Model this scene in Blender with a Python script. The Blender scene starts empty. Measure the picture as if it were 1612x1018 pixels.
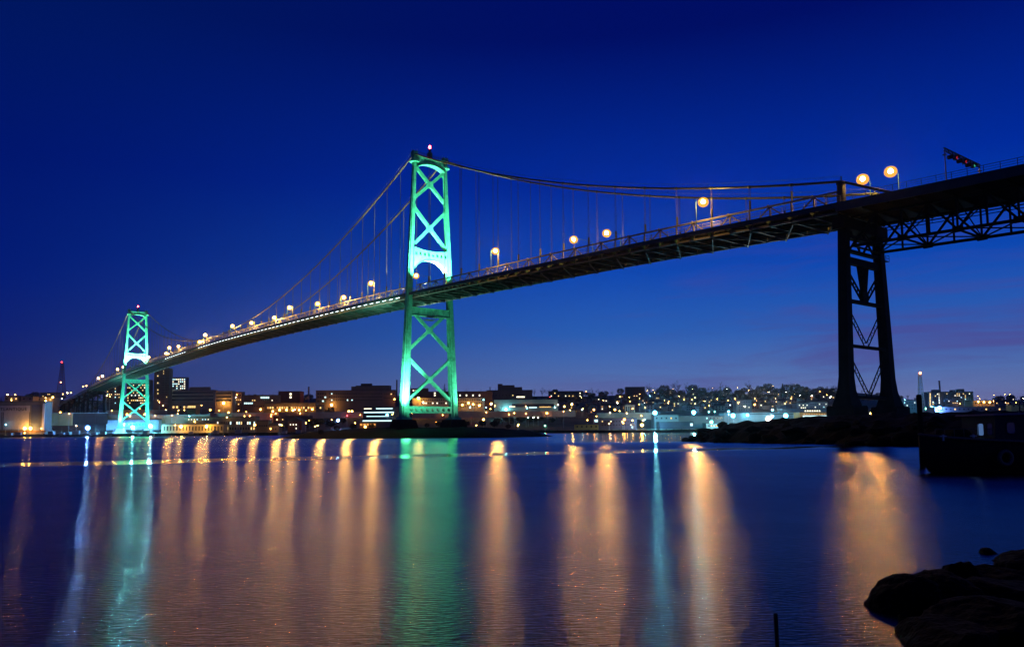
import bpy, math, random
import numpy as np
from mathutils import Vector, Matrix, noise
R = math.radians
random.seed(7)
sc = bpy.context.scene
C = sc.collection

# ------------------------------------------------------------------ camera
F_PX, PITCH, ROLL, CY, HC = 1230.04, 0.09095, -0.00779, 56.555, 2.1
cam_d = bpy.data.cameras.new("camera")
cam = bpy.data.objects.new("camera", cam_d); C.objects.link(cam)
cam_d.sensor_width = 36; cam_d.lens = 36 * F_PX / 1612
cam_d.shift_y = CY / 1612
cam_d.clip_start = 0.1; cam_d.clip_end = 30000
_c, _s = math.cos(PITCH), math.sin(PITCH); _cr, _sr = math.cos(ROLL), math.sin(ROLL)
_R0 = Vector((1, 0, 0)); _U0 = Vector((0, -_s, _c)); _F0 = Vector((0, _c, _s))
_Rv = _R0 * _cr + _U0 * _sr; _Uv = _U0 * _cr - _R0 * _sr
m = Matrix.Identity(4)
for i in range(3):
    m[i][0] = _Rv[i]; m[i][1] = _Uv[i]; m[i][2] = -_F0[i]
m[2][3] = HC
cam.matrix_world = m
sc.camera = cam

def ray(px, py):
    a = (px - 806) / F_PX; b = -(py - 509 - CY) / F_PX
    return _Rv * a + _Uv * b + _F0
def at(px, py, Y):
    r = ray(px, py); r = r * (Y / r.y)
    return Vector((r.x, r.y, r.z + HC))

# ------------------------------------------------------------------ render settings
sc.view_settings.view_transform = 'Standard'; sc.view_settings.look = 'None'
sc.view_settings.exposure = 0; sc.view_settings.gamma = 1
sc.cycles.use_denoising = True
try:
    sc.cycles.denoiser = 'OPENIMAGEDENOISE'; sc.cycles.denoising_prefilter = 'ACCURATE'
except Exception: pass
sc.cycles.max_bounces = 5; sc.cycles.diffuse_bounces = 2; sc.cycles.glossy_bounces = 3
sc.cycles.caustics_reflective = False; sc.cycles.caustics_refractive = False
sc.cycles.light_sampling_threshold = 0.0005
sc.cycles.use_light_tree = True
sc.cycles.sample_clamp_indirect = 30; sc.cycles.sample_clamp_direct = 0

# ------------------------------------------------------------------ sky (blue hour)
def lin(r, g, b):
    f = lambda v: (v / 255 / 12.92) if v <= 10.3 else ((v / 255 + 0.055) / 1.055) ** 2.4
    return (f(r), f(g), f(b), 1)
w = bpy.data.worlds.new("World"); sc.world = w; w.use_nodes = True
nt = w.node_tree; nt.nodes.clear()
def N(t, **k):
    n = nt.nodes.new(t)
    for a, v in k.items(): setattr(n, a, v)
    return n
L = lambda a, b: nt.links.new(a, b)
tc = N('ShaderNodeTexCoord'); sep = N('ShaderNodeSeparateXYZ'); L(tc.outputs['Generated'], sep.inputs[0])
def ramp(stops):
    r = N('ShaderNodeValToRGB'); e = r.color_ramp.elements
    while len(e) < len(stops): e.new(0.5)
    for el, (p, c) in zip(e, stops): el.position = p; el.color = lin(*c)
    r.color_ramp.interpolation = 'EASE' if False else 'LINEAR'
    return r
rl = ramp([(0.0, (34, 24, 84)), (0.05, (24, 28, 98)), (0.10, (12, 26, 108)), (0.17, (2, 22, 112)), (0.30, (0, 19, 104)), (0.5, (0, 24, 88)), (1, (0, 10, 55))])
rr = ramp([(0.0, (128, 108, 152)), (0.035, (104, 114, 164)), (0.07, (78, 110, 174)), (0.12, (42, 94, 178)), (0.2, (8, 70, 176)), (0.3, (0, 42, 156)), (0.46, (0, 14, 100)), (1, (0, 8, 60))])
L(sep.outputs['Z'], rl.inputs[0]); L(sep.outputs['Z'], rr.inputs[0])
mr = N('ShaderNodeMapRange', interpolation_type='SMOOTHSTEP'); mr.inputs[1].default_value = -0.66; mr.inputs[2].default_value = 0.16
L(sep.outputs['X'], mr.inputs[0])
mx = N('ShaderNodeMixRGB'); L(mr.outputs[0], mx.inputs[0]); L(rl.outputs[0], mx.inputs[1]); L(rr.outputs[0], mx.inputs[2])
# thin stratus streaks low over the right-hand hills
mp = N('ShaderNodeMapping'); mp.inputs['Scale'].default_value = (1.7, 1.7, 17); mp.inputs['Rotation'].default_value = (0.0, -0.13, 0)
L(tc.outputs['Generated'], mp.inputs[0])
nz = N('ShaderNodeTexNoise'); nz.inputs['Scale'].default_value = 1.6; nz.inputs['Detail'].default_value = 8; nz.inputs['Roughness'].default_value = .62; nz.inputs['Distortion'].default_value = .4; L(mp.outputs[0], nz.inputs[0])
nr = N('ShaderNodeMapRange', interpolation_type='SMOOTHSTEP'); nr.inputs[1].default_value = 0.40; nr.inputs[2].default_value = 0.64; L(nz.outputs[0], nr.inputs[0])
er = N('ShaderNodeMapRange', interpolation_type='SMOOTHSTEP'); er.inputs[1].default_value = 0.30; er.inputs[2].default_value = 0.03; L(sep.outputs['Z'], er.inputs[0])
m1 = N('ShaderNodeMath', operation='MULTIPLY'); L(nr.outputs[0], m1.inputs[0]); L(er.outputs[0], m1.inputs[1])
mr2 = N('ShaderNodeMapRange', interpolation_type='SMOOTHSTEP'); mr2.inputs[1].default_value = -0.2; mr2.inputs[2].default_value = 0.42; L(sep.outputs['X'], mr2.inputs[0])
m2 = N('ShaderNodeMath', operation='MULTIPLY'); L(m1.outputs[0], m2.inputs[0]); L(mr2.outputs[0], m2.inputs[1])
m3 = N('ShaderNodeMath', operation='MULTIPLY'); L(m2.outputs[0], m3.inputs[0]); m3.inputs[1].default_value = 0.7
mc = N('ShaderNodeMixRGB'); L(m3.outputs[0], mc.inputs[0]); L(mx.outputs[0], mc.inputs[1]); mc.inputs[2].default_value = lin(80, 62, 134)
bg = N('ShaderNodeBackground'); L(mc.outputs[0], bg.inputs[0]); bg.inputs[1].default_value = 1.0
out = N('ShaderNodeOutputWorld'); L(bg.outputs[0], out.inputs[0])

# ------------------------------------------------------------------ materials
def mat(name, col, rough=0.7, metal=0.0, var=0.15, scale=0.6, emit=None, es=0.0, bump=0.0, spec=0.3):
    M = bpy.data.materials.new(name); M.use_nodes = True
    t = M.node_tree; b = t.nodes['Principled BSDF']
    b.inputs['Specular IOR Level'].default_value = spec; b.inputs['Roughness'].default_value = rough; b.inputs['Metallic'].default_value = metal
    c = col if len(col) == 4 else (*col, 1)
    if emit is not None:
        b.inputs['Base Color'].default_value = c
        b.inputs['Emission Color'].default_value = (*emit, 1); b.inputs['Emission Strength'].default_value = es
    else:
        tcn = t.nodes.new('ShaderNodeTexCoord'); n = t.nodes.new('ShaderNodeTexNoise')
        n.inputs['Scale'].default_value = scale; n.inputs['Detail'].default_value = 6; n.inputs['Roughness'].default_value = 0.65
        t.links.new(tcn.outputs['Object'], n.inputs[0])
        r = t.nodes.new('ShaderNodeValToRGB'); r.color_ramp.elements[0].position = 0.3; r.color_ramp.elements[1].position = 0.72
        r.color_ramp.elements[0].color = (*[v * (1 - var) for v in c[:3]], 1)
        r.color_ramp.elements[1].color = (*[min(1, v * (1 + var)) for v in c[:3]], 1)
        t.links.new(n.outputs[0], r.inputs[0]); t.links.new(r.outputs[0], b.inputs['Base Color'])
        if bump:
            bp = t.nodes.new('ShaderNodeBump'); bp.inputs['Strength'].default_value = bump; bp.inputs['Distance'].default_value = 0.2
            t.links.new(n.outputs[0], bp.inputs['Height']); t.links.new(bp.outputs[0], b.inputs['Normal'])
    return M
def glow(name, col, s, mis=True):
    M = bpy.data.materials.new(name); M.use_nodes = True; t = M.node_tree; t.nodes.clear()
    e = t.nodes.new('ShaderNodeEmission'); e.inputs[0].default_value = (*col, 1); e.inputs[1].default_value = s
    o = t.nodes.new('ShaderNodeOutputMaterial'); t.links.new(e.outputs[0], o.inputs[0])
    try: M.cycles.emission_sampling = 'FRONT' if mis else 'NONE'
    except Exception: pass
    return M
M_green = mat('green_paint', (0.035, 0.37, 0.20), 0.45, 0, 0.4, 0.7)
M_steel = mat('dark_green_steel', (0.018, 0.07, 0.05), 0.5, 0, 0.25, 0.5)
M_cable = mat('cable_paint', (0.055, 0.06, 0.03), 0.5, 0, 0.15, 1.0)
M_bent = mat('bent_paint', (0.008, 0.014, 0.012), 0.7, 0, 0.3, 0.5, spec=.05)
M_rail = mat('rail_steel', (0.24, 0.22, 0.17), 0.5, 0.2, 0.2, 1.0)
M_asph = mat('asphalt', (0.05, 0.05, 0.05), 0.85, 0, 0.2, 0.8)
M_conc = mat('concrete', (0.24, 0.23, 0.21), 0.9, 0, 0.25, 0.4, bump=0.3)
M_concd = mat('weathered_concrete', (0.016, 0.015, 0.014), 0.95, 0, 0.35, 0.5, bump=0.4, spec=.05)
M_pole = mat('galvanised_pole', (0.30, 0.30, 0.30), 0.5, 0.5, 0.15, 2)
M_dark = mat('dark_metal', (0.03, 0.03, 0.035), 0.6, 0, 0.2, 2)
M_earth = mat('winter_ground', (0.07, 0.065, 0.05), 0.95, 0, 0.5, 0.05, bump=0.5)
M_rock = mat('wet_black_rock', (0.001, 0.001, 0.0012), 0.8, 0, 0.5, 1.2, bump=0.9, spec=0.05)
M_peb = mat('shore_ground', (0.008, 0.008, 0.008), 0.95, 0, 0.5, 0.3, bump=0.8, spec=0.05)
M_bark = mat('bark', (0.035, 0.026, 0.02), 0.95, 0, 0.3, 2)
M_fir = mat('conifer_needles', (0.02, 0.035, 0.02), 0.9, 0, 0.5, 2)
M_bush = mat('scrub_leaves', (0.018, 0.02, 0.012), 0.95, 0, 0.5, 2)
M_timber = mat('old_timber', (0.012, 0.010, 0.008), 0.9, 0, 0.4, 6, bump=0.6, spec=.05)

SOD, YEL, WHI, CYA, BLU, RED, GRN = (1, .36, .05), (1, .5, .08), (1, .82, .55), (.14, .68, 1), (.12, .36, 1), (1, .03, .03), (.15, 1, .6)

# ------------------------------------------------------------------ mesh building
class MB:
    def __init__(s): s.v = []; s.f = []
    def add(s, vs, fs):
        o = len(s.v); s.v += [tuple(v) for v in vs]; s.f += [tuple(i + o for i in f) for f in fs]; return s
    def box(s, x0, x1, y0, y1, z0, z1):
        return s.add([(x0, y0, z0), (x1, y0, z0), (x1, y1, z0), (x0, y1, z0), (x0, y0, z1), (x1, y0, z1), (x1, y1, z1), (x0, y1, z1)],
                     [(0, 3, 2, 1), (4, 5, 6, 7), (0, 1, 5, 4), (1, 2, 6, 5), (2, 3, 7, 6), (3, 0, 4, 7)])
    def beam(s, p, q, a, b, ref=(0, 0, 1)):
        """bar from p to q, a = thickness along (dir x ref), b = the other way"""
        p = Vector(p); q = Vector(q); d = (q - p)
        if d.length < 1e-6: return s
        d.normalize(); r = Vector(ref)
        if abs(d.dot(r)) > 0.98: r = Vector((1, 0, 0))
        e = d.cross(r).normalized() * (a / 2); g = e.cross(d).normalized() * (b / 2)
        vs = [p - e - g, p + e - g, p + e + g, p - e + g, q - e - g, q + e - g, q + e + g, q - e + g]
        return s.add(vs, [(0, 1, 2, 3), (7, 6, 5, 4), (0, 4, 5, 1), (1, 5, 6, 2), (2, 6, 7, 3), (3, 7, 4, 0)])
    def tube(s, pts, rad, n=6, cap=True):
        pts = [Vector(p) for p in pts]
        if not hasattr(rad, '__len__'): rad = [rad] * len(pts)
        o = len(s.v); prev = None
        for i, p in enumerate(pts):
            d = (pts[min(i + 1, len(pts) - 1)] - pts[max(i - 1, 0)]).normalized()
            if prev is None:
                r = Vector((0, 0, 1)) if abs(d.z) < 0.9 else Vector((1, 0, 0))
            else: r = prev
            e = (r - d * r.dot(d)).normalized(); prev = e; g = d.cross(e)
            for k in range(n):
                a = 2 * math.pi * k / n
                s.v.append(tuple(p + (e * math.cos(a) + g * math.sin(a)) * rad[i]))
        for i in range(len(pts) - 1):
            for k in range(n):
                a = o + i * n + k; b = o + i * n + (k + 1) % n
                s.f.append((a, b, b + n, a + n))
        if cap:
            s.f.append(tuple(o + k for k in range(n))[::-1]); s.f.append(tuple(o + (len(pts) - 1) * n + k for k in range(n)))
        return s
    def ball(s, c, r, seg=8, rings=5, sz=1.0):
        o = len(s.v); cx, cy, cz = c
        s.v.append((cx, cy, cz - r * sz))
        for i in range(1, rings):
            a = math.pi * i / rings
            for k in range(seg):
                b = 2 * math.pi * k / seg
                s.v.append((cx + r * math.sin(a) * math.cos(b), cy + r * math.sin(a) * math.sin(b), cz - r * sz * math.cos(a)))
        s.v.append((cx, cy, cz + r * sz)); t = len(s.v) - 1
        for k in range(seg):
            k2 = (k + 1) % seg
            s.f.append((o, o + 1 + k2, o + 1 + k))
            for i in range(rings - 2):
                a = o + 1 + i * seg
                s.f.append((a + k, a + k2, a + seg + k2, a + seg + k))
            a = o + 1 + (rings - 2) * seg
            s.f.append((a + k, a + k2, t))
        return s
    def loft(s, rings, cap=True):
        o = len(s.v); n = len(rings[0])
        for r in rings: s.v += [tuple(v) for v in r]
        for i in range(len(rings) - 1):
            for k in range(n):
                a = o + i * n + k; b = o + i * n + (k + 1) % n
                s.f.append((a, b, b + n, a + n))
        if cap:
            s.f.append(tuple(o + k for k in range(n))[::-1]); s.f.append(tuple(o + (len(rings) - 1) * n + k for k in range(n)))
        return s
    def laced(s, p, q, wdt, dep, ref, ch=0.18, n=None, lace=0.09):
        """laced strut: two chords wdt apart (in the plane normal to ref) joined by zigzag lacing"""
        p = Vector(p); q = Vector(q); d = (q - p); Ln = d.length; d.normalize()
        e = d.cross(Vector(ref)).normalized() * (wdt / 2)
        s.beam(p - e, q - e, ch, dep, ref); s.beam(p + e, q + e, ch, dep, ref)
        n = n or max(3, int(Ln / (wdt * 1.0)))
        for i in range(n):
            a = p + d * (Ln * i / n); b = p + d * (Ln * (i + 1) / n)
            sg = 1 if i % 2 else -1
            s.beam(a + e * sg, b - e * sg, lace, dep * 0.5, ref)
        return s
    def mesh(s, name, m, smooth=False):
        me = bpy.data.meshes.new(name); me.from_pydata(s.v, [], s.f); me.materials.append(m)
        if smooth: me.polygons.foreach_set('use_smooth', [True] * len(me.polygons))
        me.update(); return me
    def build(s, name, m, parent=None, smooth=False, loc=None):
        return link(name, s.mesh(name, m, smooth), parent, loc)
def link(name, me, parent=None, loc=None, rz=0, scale=None):
    o = bpy.data.objects.new(name, me); C.objects.link(o)
    if loc is not None: o.location = loc
    if rz: o.rotation_euler = (0, 0, rz)
    if scale is not None: o.scale = scale if hasattr(scale, '__len__') else (scale,) * 3
    if parent is not None: o.parent = parent
    return o
def tag(o, label=None, cat=None, group=None, kind=None):
    if label: o['label'] = label
    if cat: o['category'] = cat
    if group: o['group'] = group
    if kind: o['kind'] = kind
    return o
def thing(name, label, cat, loc=(0, 0, 0), rz=0, group=None):
    o = bpy.data.objects.new(name, None); C.objects.link(o); o.empty_display_size = 0.5
    o.location = loc; o.rotation_euler = (0, 0, rz)
    return tag(o, label, cat, group)
ONES = ['', 'first', 'second', 'third', 'fourth', 'fifth', 'sixth', 'seventh', 'eighth', 'ninth', 'tenth', 'eleventh', 'twelfth', 'thirteenth', 'fourteenth',
        'fifteenth', 'sixteenth', 'seventeenth', 'eighteenth', 'nineteenth']
def ordw(n):
    if n < 20: return ONES[n]
    t = ['twent', 'thirt', 'fort', 'fift', 'sixt', 'sevent', 'eight', 'ninet'][n // 10 - 2]
    return t + 'ieth' if n % 10 == 0 else t + 'y-' + ONES[n % 10]

# ------------------------------------------------------------------ terrain
def fbm(x, y, s, o=4): return noise.fractal(Vector((x * s, y * s, 3.3)), 1.0, 2.0, o)
def shore(X): return 592 + 30 * max(0, min(1, (X + 120) / 300)) + 6 * math.sin(X * 0.02)
def ground(X, Y):
    d = Y - shore(X)
    if d < 0: return max(-3, d * 0.3)
    # flat quay, then the hill
    slope = 0.088
    u = X / max(Y, 1)
    if u > 0.44: slope *= 1 - 0.22 * min(1, (u - 0.44) / 0.08)
    h = 2.4 + max(0, d - 25) * slope * min(1, (d / 90) ** 0.5)
    top = 59 + 6 * max(0, min(1, (u - .1) / .1))
    if u > .44: top -= 15 * min(1, (u - 0.44) / 0.08)
    if h > top - 6: h = top - 6 + 6 * (1 - math.exp(-(h - top + 6) / 6))
    return h + fbm(X, Y, 0.008) * 1.6 * min(1, d / 80)
def grid(name, xs, ys, fn, m, kind='structure', smooth=True):
    v = [(x, y, fn(x, y)) for y in ys for x in xs]; nx = len(xs)
    f = [(j * nx + i, j * nx + i + 1, (j + 1) * nx + i + 1, (j + 1) * nx + i) for j in range(len(ys) - 1) for i in range(nx - 1)]
    b = MB(); b.v = v; b.f = f
    o = b.build(name, m, None, smooth); o['kind'] = kind; return o
xs = [-2600 + i * 20 for i in range(261)]
ys = [540 + 4 * i for i in range(40)] + [700 + 14 * i for i in range(60)] + [1560, 1700, 1900, 2200, 2600, 3400]
grid('hillside_ground', xs, ys, ground, M_earth)

# ------------------------------------------------------------------ water
ANI = -0.72
MW = bpy.data.materials.new('harbour_water'); MW.use_nodes = True
t = MW.node_tree; b = t.nodes['Principled BSDF']
def n_(ty, **k):
    n = t.nodes.new(ty)
    for a, v in k.items(): setattr(n, a, v)
    return n
lk = lambda a, c: t.links.new(a, c)
b.inputs['Base Color'].default_value = (0.0, 0.002, 0.02, 1); b.inputs['IOR'].default_value = 1.333
g = n_('ShaderNodeNewGeometry'); sp = n_('ShaderNodeSeparateXYZ'); lk(g.outputs['Position'], sp.inputs[0])
def math_(op, a, c=None, d=None):
    n = n_('ShaderNodeMath', operation=op)
    for i, x in enumerate((a, c, d)):
        if x is None: continue
        if isinstance(x, (int, float)): n.inputs[i].default_value = x
        else: lk(x, n.inputs[i])
    return n.outputs[0]
def mrange(x, a, c, d, e, st='SMOOTHSTEP'):
    n = n_('ShaderNodeMapRange', interpolation_type=st); lk(x, n.inputs[0])
    for i, v in enumerate((a, c, d, e)): n.inputs[i + 1].default_value = v
    return n.outputs[0]
X, Y = sp.outputs['X'], sp.outputs['Y']
# wind-ruffled water near, calmer sheltered water far
wn = n_('ShaderNodeTexNoise'); wm = n_('ShaderNodeMapping'); wm.inputs['Scale'].default_value = (0.012, 0.03, 1); lk(g.outputs['Position'], wm.inputs[0]); lk(wm.outputs[0], wn.inputs[0])
wn.inputs['Scale'].default_value = 1.0; wn.inputs['Detail'].default_value = 3
base_r = mrange(Y, 70, 190, 0.255, 0.23, 'LINEAR')
patch = mrange(wn.outputs[0], 0.35, 0.7, -0.02, 0.02)
r1 = math_('ADD', base_r, patch)
# calm lee behind the point on the right
lee = math_('MULTIPLY', mrange(Y, 105, 150, 0, 1), mrange(math_('DIVIDE', X, Y), 0.0, 0.12, 0, 1))
r1 = math_('ADD', r1, 0.0)
r2 = math_('MULTIPLY', r1, mrange(lee, 0, 1, 1, 0.35, 'LINEAR'))
# narrow slick left by a current line, from (-36,56) to (40,93)
dx, dy = 63.5, 30.5; ln = math.hypot(dx, dy); nx_, ny_ = -dy / ln, dx / ln
cc = -(nx_ * -36.2 + ny_ * 54.6)
wob = n_('ShaderNodeTexNoise'); wob.inputs['Scale'].default_value = 0.08; lk(g.outputs['Position'], wob.inputs[0])
dist = math_('ADD', math_('ADD', math_('MULTIPLY', X, nx_), math_('MULTIPLY', Y, ny_)), cc)
dist = math_('ABSOLUTE', math_('ADD', dist, mrange(wob.outputs[0], 0.3, 0.7, -0.8, 0.8, 'LINEAR')))
brk = n_('ShaderNodeTexNoise'); brk.inputs['Scale'].default_value = .22; brk.inputs['Detail'].default_value = 3; lk(g.outputs['Position'], brk.inputs[0])
slick = math_('MULTIPLY', mrange(dist, 3.6, 5.2, 1, 0), mrange(brk.outputs[0], .38, .52, .45, 1))
rough = math_('MINIMUM', math_('ADD', math_('MULTIPLY', r2, math_('SUBTRACT', 1.0, slick)), math_('MULTIPLY', slick, 0.06)), 0.264)
bn = n_('ShaderNodeTexNoise'); bm_ = n_('ShaderNodeMapping'); bm_.inputs['Scale'].default_value = (6.0, 15.0, 1); lk(g.outputs['Position'], bm_.inputs[0]); lk(bm_.outputs[0], bn.inputs[0])
bn.inputs['Scale'].default_value = 1.0; bn.inputs['Detail'].default_value = 4
bu = n_('ShaderNodeBump'); bu.inputs['Distance'].default_value = 0.03; lk(bn.outputs[0], bu.inputs['Height'])
lk(mrange(Y, 8, 60, 0.60, 0.12, 'LINEAR'), bu.inputs['Strength']); pass
ln_ = n_('ShaderNodeTexNoise'); lm_ = n_('ShaderNodeMapping'); lm_.inputs['Scale'].default_value = (0.05, 0.035, 1); lk(g.outputs['Position'], lm_.inputs[0]); lk(lm_.outputs[0], ln_.inputs[0]); ln_.inputs['Detail'].default_value = 2
bl_ = n_('ShaderNodeBump'); bl_.inputs['Distance'].default_value = 0.07; bl_.inputs['Strength'].default_value = 1.0; lk(ln_.outputs[0], bl_.inputs['Height']); lk(bl_.outputs[0], bu.inputs['Normal'])
gl = n_('ShaderNodeBsdfAnisotropic', distribution='BECKMANN'); lk(rough, gl.inputs['Roughness']); lk(bu.outputs[0], gl.inputs['Normal']); gl.inputs['Color'].default_value = (1, .89, .74, 1); gl.inputs['Anisotropy'].default_value = ANI
tg = n_('ShaderNodeCombineXYZ'); tg.inputs[1].default_value = 1; lk(tg.outputs[0], gl.inputs['Tangent'])
fr = n_('ShaderNodeFresnel'); fr.inputs['IOR'].default_value = 1.333; lk(bu.outputs[0], fr.inputs['Normal'])
df = n_('ShaderNodeBsdfDiffuse'); df.inputs['Color'].default_value = (0.0, 0.0008, 0.008, 1)
ms = n_('ShaderNodeMixShader'); lk(fr.outputs[0], ms.inputs[0]); lk(df.outputs[0], ms.inputs[1]); lk(gl.outputs[0], ms.inputs[2])
mo_ = [n for n in t.nodes if n.type == 'OUTPUT_MATERIAL'][0]; lk(ms.outputs[0], mo_.inputs['Surface']); t.nodes.remove(b)
wb = MB(); wb.add([(-9000, -400, 0), (9000, -400, 0), (9000, 9000, 0), (-9000, 9000, 0)], [(0, 1, 2, 3)])
wo = wb.build('harbour_water', MW); wo['kind'] = 'structure'

# point of land under the near tower
def island(x, y):
    a = math.atan2(y - 290, x + 32)
    rr_ = math.hypot((x + 32) / 46, (y - 290) / 52) * (1 + 0.07 * math.sin(3 * a + 1) + 0.05 * math.sin(7 * a))
    d = 1 - rr_
    if d < 0: return max(-2, d * 8)
    return 3.4 * (1 - math.exp(-d * 6)) * (0.75 + 0.25 * min(1, d * 2)) + fbm(x, y, 0.15) * 0.5 * min(1, d * 6)
grid('tower_island', [-88 + i * 1.6 for i in range(71)], [230 + i * 2 for i in range(60)], island, M_peb)
# rocky point on the right carrying the cable bent
PEN = [(35, 160), (31, 136), (33, 124), (37, 112), (41.5, 103), (43, 94), (44.5, 86), (49, 78), (52, 66), (60, 56), (90, 50), (200, 45), (260, 60), (260, 230), (150, 225), (90, 205), (62, 188), (46, 170)]
def sdist(x, y):
    ins = False; best = 1e9; n = len(PEN)
    for i in range(n):
        x1, y1 = PEN[i]; x2, y2 = PEN[(i + 1) % n]
        if (y1 > y) != (y2 > y) and x < (x2 - x1) * (y - y1) / (y2 - y1) + x1: ins = not ins
        ex, ey = x2 - x1, y2 - y1; tt = max(0, min(1, ((x - x1) * ex + (y - y1) * ey) / (ex * ex + ey * ey)))
        best = min(best, math.hypot(x - x1 - ex * tt, y - y1 - ey * tt))
    return best if ins else -best
def penh(x, y):
    d = sdist(x, y) + fbm(x, y, 0.12) * 1.6
    if d < 0: return max(-2, d * 0.5)
    return 4.3 * (1 - math.exp(-d / 11)) + 1.5 * abs(fbm(x, y, 0.3)) * min(1, d / 3) * math.exp(-d / 40)
grid('rocky_point', [24 + i * 1.5 for i in range(158)], [42 + i * 1.5 for i in range(126)], penh, M_rock, smooth=False)

# ------------------------------------------------------------------ THE BRIDGE (local x = along, y = across towards camera, z up)
X1, Y1, TH = -28.976, 272.91, 0.66174
BROT = math.atan2(math.cos(TH), -math.sin(TH))
bridge = thing('suspension_bridge', 'long suspension bridge with green floodlit lattice towers crossing the harbour', 'bridge', (X1, Y1, 0), BROT)
Bm = Matrix.Translation((X1, Y1, 0)) @ Matrix.Rotation(BROT, 4, 'Z')
def BW(s, t_, z): return Bm @ Vector((s, t_, z))
def onplane(px, py, t_):
    """authoring helper: where the sight line meets the bridge's vertical plane y = t_"""
    i = Bm.inverted(); o = i @ Vector((0, 0, HC)); d = (i.to_3x3() @ ray(px, py)); k = (t_ - o.y) / d.y
    p = o + d * k; return p.x, p.z
MAIN, SIDE = 441.0, 157.5
PROF = [(-330, 37.4), (-260, 40.1), (-188, 42.7), (-157.5, 43.95), (-105, 46.3), (-48, 48.3), (0, 49.8), (44, 51.1), (100, 52.1), (157, 52.9), (220.5, 53.3), (284, 52.9),
        (341, 52.1), (397, 51.1), (441, 49.8), (489, 48.3), (546, 46.3), (598.5, 44.2), (650, 41.2), (700, 38.0), (760, 34.4), (820, 32.0), (900, 31.2)]
_ps = [p[0] for p in PROF]; _pz = [p[1] for p in PROF]
def zd(s):
    for i in range(len(PROF) - 1):
        if s <= _ps[i + 1] or i == len(PROF) - 2:
            x0, x1 = _ps[i], _ps[i + 1]; hh = x1 - x0; u = (s - x0) / hh
            m0 = (_pz[i + 1] - _pz[max(i - 1, 0)]) / (_ps[i + 1] - _ps[max(i - 1, 0)]) * hh
            j = min(i + 2, len(PROF) - 1); m1 = (_pz[j] - _pz[i]) / (_ps[j] - _ps[i]) * hh
            return (2 * u**3 - 3 * u**2 + 1) * _pz[i] + (u**3 - 2 * u**2 + u) * m0 + (-2 * u**3 + 3 * u**2) * _pz[i + 1] + (u**3 - u**2) * m1
def zt(s): return zd(s) + 2.8
def W(z): return 6.355 - 0.04176 * (z - 97.28)
def leg_w(z): return 1.35 + (97 - z) * 0.0165

def plus_ring(z, tc_, h, k=0.62):
    a = h / 2; b_ = a * k
    return [(-b_, tc_ - a, z), (b_, tc_ - a, z), (b_, tc_ - b_, z), (a, tc_ - b_, z), (a, tc_ + b_, z), (b_, tc_ + b_, z), (b_, tc_ + a, z), (-b_, tc_ + a, z), (-b_, tc_ + b_, z), (-a, tc_ + b_, z), (-a, tc_ - b_, z), (-b_, tc_ - b_, z)]
def shift(mb, s): mb.v = [(x + s, y, z) for x, y, z in mb.v]; return mb

def portal(b, zt0, ztc, zb0, zbc, ho0, ho1, nh, thick=0.16, off=0.95):
    """two perforated web plates with an arched lower edge, between the legs"""
    n = 28
    for sgn in (-1, 1):
        s0 = sgn * off; x0, x1 = s0 - thick / 2, s0 + thick / 2
        wt = W(ho0) - leg_w(ho0) / 2 + 0.1
        T = lambda u: -wt + 2 * wt * u
        top = lambda u: ztc + (zt0 - ztc) * (2 * u - 1) ** 2
        bot = lambda u: zbc - (zbc - zb0) * abs(2 * u - 1) ** 2.4
        for i in range(n):
            ua, ub = i / n, (i + 1) / n
            for (la, lb, ha, hb) in ((ho1, ho1, top(ua), top(ub)), (bot(ua), bot(ub), ho0, ho0)):
                va = [(x0, T(ua), la), (x1, T(ua), la), (x1, T(ub), lb), (x0, T(ub), lb), (x0, T(ua), ha), (x1, T(ua), ha), (x1, T(ub), hb), (x0, T(ub), hb)]
                b.add(va, [(0, 3, 2, 1), (4, 5, 6, 7), (0, 1, 5, 4), (1, 2, 6, 5), (2, 3, 7, 6), (3, 0, 4, 7)])
        hw = 2 * wt / nh * 0.46
        for i in range(nh + 1):
            c = -wt + 2 * wt * i / nh
            b.box(x0 + 0.01, x1 - 0.01, max(-wt, c - (2 * wt / nh - hw) / 2), min(wt, c + (2 * wt / nh - hw) / 2), ho0, ho1)
    wt = W(ho0) - leg_w(ho0) / 2 + 0.1
    bot = lambda u: zbc - (zbc - zb0) * abs(2 * u - 1) ** 2.4
    top = lambda u: ztc + (zt0 - ztc) * (2 * u - 1) ** 2
    for i in range(n):
        ua, ub = i / n, (i + 1) / n
        for fn, dz in ((bot, -0.07), (top, 0.07)):
            ta, tb = -wt + 2 * wt * ua, -wt + 2 * wt * ub
            va = [(-off - .3, ta, fn(ua) + dz - .06), (off + .3, ta, fn(ua) + dz - .06), (off + .3, tb, fn(ub) + dz - .06), (-off - .3, tb, fn(ub) + dz - .06),
                  (-off - .3, ta, fn(ua) + dz + .06), (off + .3, ta, fn(ua) + dz + .06), (off + .3, tb, fn(ub) + dz + .06), (-off - .3, tb, fn(ub) + dz + .06)]
            b.add(va, [(0, 3, 2, 1), (4, 5, 6, 7), (0, 1, 5, 4), (1, 2, 6, 5), (2, 3, 7, 6), (3, 0, 4, 7)])

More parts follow.
